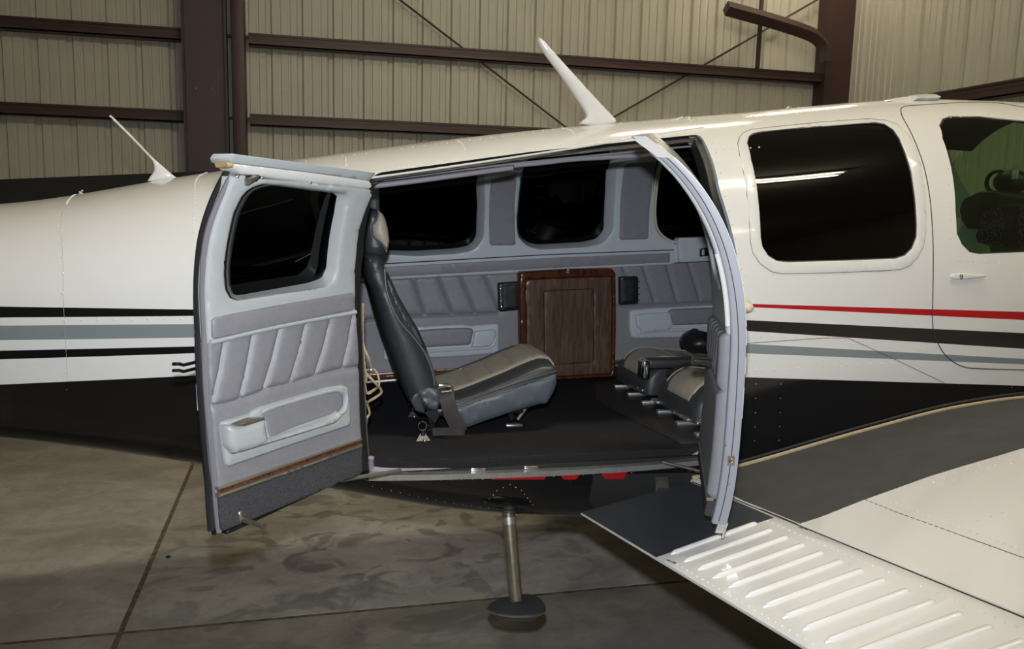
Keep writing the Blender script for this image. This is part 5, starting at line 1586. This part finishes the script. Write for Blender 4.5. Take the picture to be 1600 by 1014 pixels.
# quick-release fittings in the floor track
for (px, py, s_) in ((661, 684, 1.0), (645, 647, 0.8)):
    p = hit(px, py, lambda q: q.z - (ZFL+0.012))
    if p is None: continue
    f = empty('floor_fitting', (p.x, p.y, ZFL), seat)
    MB().add([(p.x-0.022*s_, p.y-0.004, ZFL+0.003), (p.x+0.022*s_, p.y-0.004, ZFL+0.003), (p.x+0.008*s_, p.y+0.004, ZFL+0.024*s_), (p.x-0.008*s_, p.y+0.004, ZFL+0.024*s_),
              (p.x-0.022*s_, p.y+0.012, ZFL+0.003), (p.x+0.022*s_, p.y+0.012, ZFL+0.003), (p.x+0.008*s_, p.y+0.012, ZFL+0.024*s_), (p.x-0.008*s_, p.y+0.012, ZFL+0.024*s_)],
             [(0,1,2,3),(7,6,5,4),(0,4,5,1),(1,5,6,2),(2,6,7,3),(3,7,4,0)]).build('wedge', m_chrome, f, smooth=0)
    MB().cyl((p.x, p.y, ZFL+0.02), (p.x, p.y, ZFL+0.042*s_), 0.007, n=12).build('pin', m_chrome, f)
    cc = Vector((p.x-0.003, p.y-0.004, ZFL+0.050*s_))
    MB().tube([cc + Vector((0.013*math.cos(a), 0.004*math.sin(a), 0.013*math.sin(a))) for a in np.linspace(0, 2*math.pi, 20)], 0.0014, n=5, cap=False).build('ring', m_chrome, f)
    MB().ball((p.x+0.003, p.y-0.015, ZFL+0.007), 0.006).build('knob', m_brass, f)
# lap belt hanging over the side
bl = MB()
P2 = lambda x, y, d=YN-0.035: on_plane(x, y, 1, d)
ribbon(bl, [P2(697, 604, YN-0.01), P2(699, 625, YN-0.03), P2(706, 648), P2(714, 665), P2(719, 676)], (1, 0, 0.15), 0.046)
ribbon(bl, [P2(719, 675), P2(726, 674, YN-0.04), P2(716, 674, YN-0.045), P2(695, 674, YN-0.03), P2(676, 675, YN-0.02)], (0, 0.0, 1), 0.025)
bl.build('lap_belt', m_belt, seat)
p = P2(695, 604, YN-0.02)
bu = MB().rbox((p.x-0.022, p.y-0.012, p.z-0.006), (p.x+0.018, p.y+0.012, p.z+0.010), 0.003).build('belt_buckle', m_chrome, seat)
MB().cyl((p.x-0.012, p.y-0.004, p.z-0.016), (p.x+0.02, p.y-0.004, p.z-0.013), 0.006, n=10).build('tongue', m_steel, bu)

# club seats facing the tail
def club(y0, y1, xf, ztop, label):
    st_ = empty('aircraft_seat', (xf+0.25, (y0+y1)/2, ZFL))
    tag(st_, label, 'seat', 'leather cabin seats')
    R_ = 0.11; xbk = xf+0.48
    def P_c(u, v, h):
        q = max(0.0, min(1.0, (xf+R_-u)/R_)); ed = max(0.0, 1 - min(v-y0, y1-v)/0.07)
        zz = ztop - R_*1.0*(1-math.sqrt(max(0, 1-q*q))) - 0.028*min(1, ed)**2 + 0.05*(0.0 if u < xf+0.1 else 0) - 0.10*max(0, (u-xf-0.10))
        return Vector((u, v, max(zz + h, 0.983 + max(0.0, h)*0.3)))
    base = rounded([(xf, y0), (xbk, y0), (xbk, y1), (xf, y1)], 0.05)
    patch('cushion', base, P_c, -0.16, 0.0, m_seatdk, st_, rad=0.018, grid=0.018, bstep=0.012)
    ins = [(xf+0.009, y0+0.065), (xf+0.025, y0+0.055), (xbk, y0+0.07), (xbk, y1-0.11), (xf+0.034, y1-0.075), (xf+0.009, y1-0.085)]
    patch('cushion_insert', ins, P_c, -0.02, 0.007, m_beige, st_, rad=0.006, grid=0.014, seams=[[(x, y0+0.08), (x+0.005, y1-0.08)] for x in (xf+0.15, xf+0.25, xf+0.35)], seam_d=0.006, seam_w=0.006, label='tan ribbed centre of the cushion')
    for yy in (y0+0.06, y1-0.06):
        MB().tube([P_c(x, yy, 0.005) for x in np.linspace(xf+0.018, xbk-0.02, 26)], 0.003, n=6).build('piping', MATS['pale_piping'], st_)
    pillow('backrest', [(xbk-0.02, ztop-0.06), (xbk+0.09, ztop-0.10), (xbk+0.17, ztop+0.30), (xbk+0.20, ztop+0.62), (xbk+0.14, ztop+0.64), (xbk+0.08, ztop+0.40), (xbk+0.03, ztop+0.12)], y0, y1, 0.03, m_seatdk, st_)
    MB().rbox((xf+0.07, y0+0.02, ZFL+0.055), (xbk-0.02, y1-0.02, ztop-0.13), 0.006).build('seat_pan', m_dark, st_)
    for xx in (xf+0.09, xbk-0.06):
        for yy in (y0+0.05, y1-0.05):
            MB().box((xx-0.012, yy-0.012, ZFL+0.0165), (xx+0.012, yy+0.012, ZFL+0.06)).build('leg', m_dark, st_, smooth=0)
    return st_, P_c
XC = on_plane(1040, 590, 1, 2.74).x
Cn, Pn = club(2.44, 2.765, 1.235, 1.118, 'black and tan seat cushion facing aft, nearer one beside the open forward door')
Cf, Pf = club(2.86, 3.19, 1.235, 1.118, 'black and tan seat cushion facing aft, farther one beside the wood table')
# chrome-ended armrest between the two
za = 1.135
arm_ = MB().rbox((1.215, 2.785, za-0.035), (1.62, 2.845, za), 0.012).build('armrest', m_seatdk, Cn)
MB().rbox((1.195, 2.783, za-0.072), (1.222, 2.847, za-0.002), 0.008).build('end_cap', m_chrome, arm_)
MB().rbox((1.193, 2.80, za-0.060), (1.196, 2.83, za-0.012), 0.001).build('cap_inset', m_dark, arm_)
# levers and pins below the front edge
for k, (px, py) in enumerate(((1012, 608), (1035, 630), (1072, 648), (1083, 660))):
    p = on_plane(px, py, 0, 1.26); p.z = max(p.z, ZFL+0.026)
    MB().rbox((1.225, p.y-0.028, p.z-0.006), (1.25, p.y+0.028, p.z+0.006), 0.003).build('lever', m_alu if k % 2 else m_steel, Cf if p.y > 2.86 else Cn)
p = on_plane(1091, 678, 0, 1.24); p.z = max(p.z, ZFL+0.036)
MB().tube([p + Vector((0, 0.012*math.cos(a), 0.012*math.sin(a))) for a in np.linspace(0, 2*math.pi, 20)], 0.0014, n=5, cap=False).build('ring', m_chrome, Cn)
MB().cyl(p + Vector((0.004, 0, -0.012)), p + Vector((0.004, 0, 0.0)), 0.006, n=10).build('pin', m_chrome, Cn)
# lap belt lying over the near cushion
b2 = MB()
ribbon(b2, [Pn(1.27, 2.75, 0.02), Pn(1.36, 2.70, 0.02), Pn(1.45, 2.64, 0.016), Pn(1.55, 2.58, 0.014)], (0.3, 1, 0.1), 0.045)
b2.build('lap_belt', m_belt, Cn)
# black pouch on the far seat
pb_ = on_plane(1088, 556, 1, 3.0)
bag = MB()
bag.ball(Pf(pb_.x+0.02, 3.04, 0.058), 0.07, 0.085, 0.045, nu=20, nv=12)
bo = bag.build('pouch', m_dark); tag(bo, 'small black leather pouch lying on the farther aft-facing seat', 'pouch')
bm = bmesh.new(); bm.from_mesh(bo.data)
for v in bm.verts:
    n_ = math.sin(v.co.x*90)*math.cos(v.co.y*70+v.co.z*60)
    v.co += v.normal*0.004*n_
bm.to_mesh(bo.data); bm.free(); bo.data.shade_smooth()
pc_ = Pf(pb_.x, 3.02, 0.100)
MB().tube(smooth_line([pc_ + Vector((-0.03, 0.0, -0.016)), pc_ + Vector((-0.016, 0, 0.005)), pc_ + Vector((0.006, 0, 0.006)), pc_ + Vector((0.02, 0, -0.01))], 4), 0.005, n=6).build('strap', m_rubber, bo)

# ------------------------------------------------------------------ cockpit seen through the pilot's window
ck_ = empty('cockpit', (3.05, YC, 1.5), plane)
XP = 3.05
def P_p(u, v, h): return Vector((XP - h, u, v))
def uv_p(pts): return [(p.y, p.z) for p in (on_plane(a, b, 0, XP) for a, b in pts)]
Z6c = lambda pts: zp(1400, 130, 3.075, pts)
panel = patch('instrument_panel', uv_p(Z6c([(385, 820), (400, 700), (425, 625), (470, 590), (530, 560), (620, 552), (800, 552), (900, 600), (930, 900), (370, 900)])), P_p, -0.03, 0.0, m_panel, ck_, rad=0.003, grid=0.05)
m_gface = mat('gauge_face', (0.008, 0.009, 0.009), 0.3)
def gauge(px, py, r):
    u, v = uv_p(Z6c([(px, py)]))[0]
    mb = MB(); mb.cyl((XP+0.002, u, v), (XP-0.008, u, v), r, n=24)
    g_ = mb.build('gauge', m_gface, panel)
    MB().tube([(XP-0.009, u + r*0.95*math.cos(a), v + r*0.95*math.sin(a)) for a in np.linspace(0, 2*math.pi, 25)], 0.0035, n=6, cap=False).build('bezel', m_dark, panel)
    tk = MB()
    for a in np.linspace(0, 2*math.pi, 12, endpoint=False):
        c_ = Vector((XP-0.0085, u + r*0.75*math.cos(a), v + r*0.75*math.sin(a)))
        tk.box(c_ - Vector((0.0004, 0.0015, 0.003)), c_ + Vector((0.0004, 0.0015, 0.003)))
    tk.tube([(XP-0.0088, u, v), (XP-0.0088, u + r*0.4, v + r*0.5)], 0.0015, n=4)
    tk.build('dial_marks', m_trim, panel, smooth=0)
for (px, py, r) in ((437, 645, 0.036), (492, 635, 0.040), (427, 730, 0.040), (488, 735, 0.040), (620, 652, 0.036), (615, 735, 0.040), (672, 650, 0.036), (672, 735, 0.036)): gauge(px, py, r)
rs_ = patch('radio_stack', uv_p(Z6c([(526, 590), (592, 590), (592, 788), (526, 785)])), P_p, -0.002, 0.012, m_dark, panel, rad=0.003, grid=0.03)
for k in range(4):
    y_ = 615 + k*46
    patch('radio_face', uv_p(Z6c([(531, y_-18), (587, y_-18), (587, y_+18), (531, y_+17)])), P_p, 0.011, 0.0145, m_gface, panel, rad=0.0015, grid=0.02)
gs = Z6c([(346, 572), (372, 552), (402, 538), (435, 521), (520, 520), (560, 532), (620, 540), (760, 540), (800, 560), (800, 600), (620, 575), (520, 572), (450, 600), (418, 640), (404, 690), (380, 700), (352, 660), (342, 610)])
patch('glareshield', uv_p(gs), P_p, -0.30, 0.05, m_rubber, ck_, rad=0.012, grid=0.03)
pz = on_plane(1580, 284, 0, XP+0.05)
cp = MB().ball(pz, 0.06, 0.085, 0.055, nu=20, nv=12).build('round_housing', m_dark, ck_)  # unidentified rounded black object, given a compass-like housing
MB().tube([pz + Vector((-0.03, 0.060*math.cos(a)+0.050, 0.048*math.sin(a))) for a in np.linspace(0, 2*math.pi, 24)], 0.009, n=8, cap=False).build('housing_ring', m_dark, cp)
q = on_plane(1587, 273, 0, XP-0.012)
MB().rbox((q.x-0.006, q.y-0.016, q.z-0.02), (q.x, q.y+0.016, q.z+0.02), 0.002).build('housing_plate', m_trim, cp)
MB().cyl(pz + Vector((0, 0, -0.10)), pz + Vector((0, 0, -0.04)), 0.03, n=12).build('housing_stem', m_dark, cp)
q = on_plane(1535, 391, 0, 2.6)
patch('paper_tag', [(q.y-0.045, q.z-0.012), (q.y+0.03, q.z-0.016), (q.y+0.022, q.z+0.03), (q.y-0.03, q.z+0.02)], lambda u, v, h: Vector((2.6-h, u, v)), 0, 0.003, mat('pale_paper', (0.5, 0.5, 0.36), 0.8), ck_, rad=0, grid=0.03, label='pale yellow slip')
MB().rbox((2.3, 2.35, 1.30), (3.02, 3.25, 1.485), 0.02).build('lower_console', m_dark, ck_)

# small stone on the floor
p = hit(263, 872, lambda q: q.z)
so = MB().ball((p.x, p.y, 0.007), 0.012, 0.009, 0.007, nu=10, nv=6).build('pebble', m_rubber)
tag(so, 'tiny dark pebble on the concrete beside the long floor joint', 'pebble')
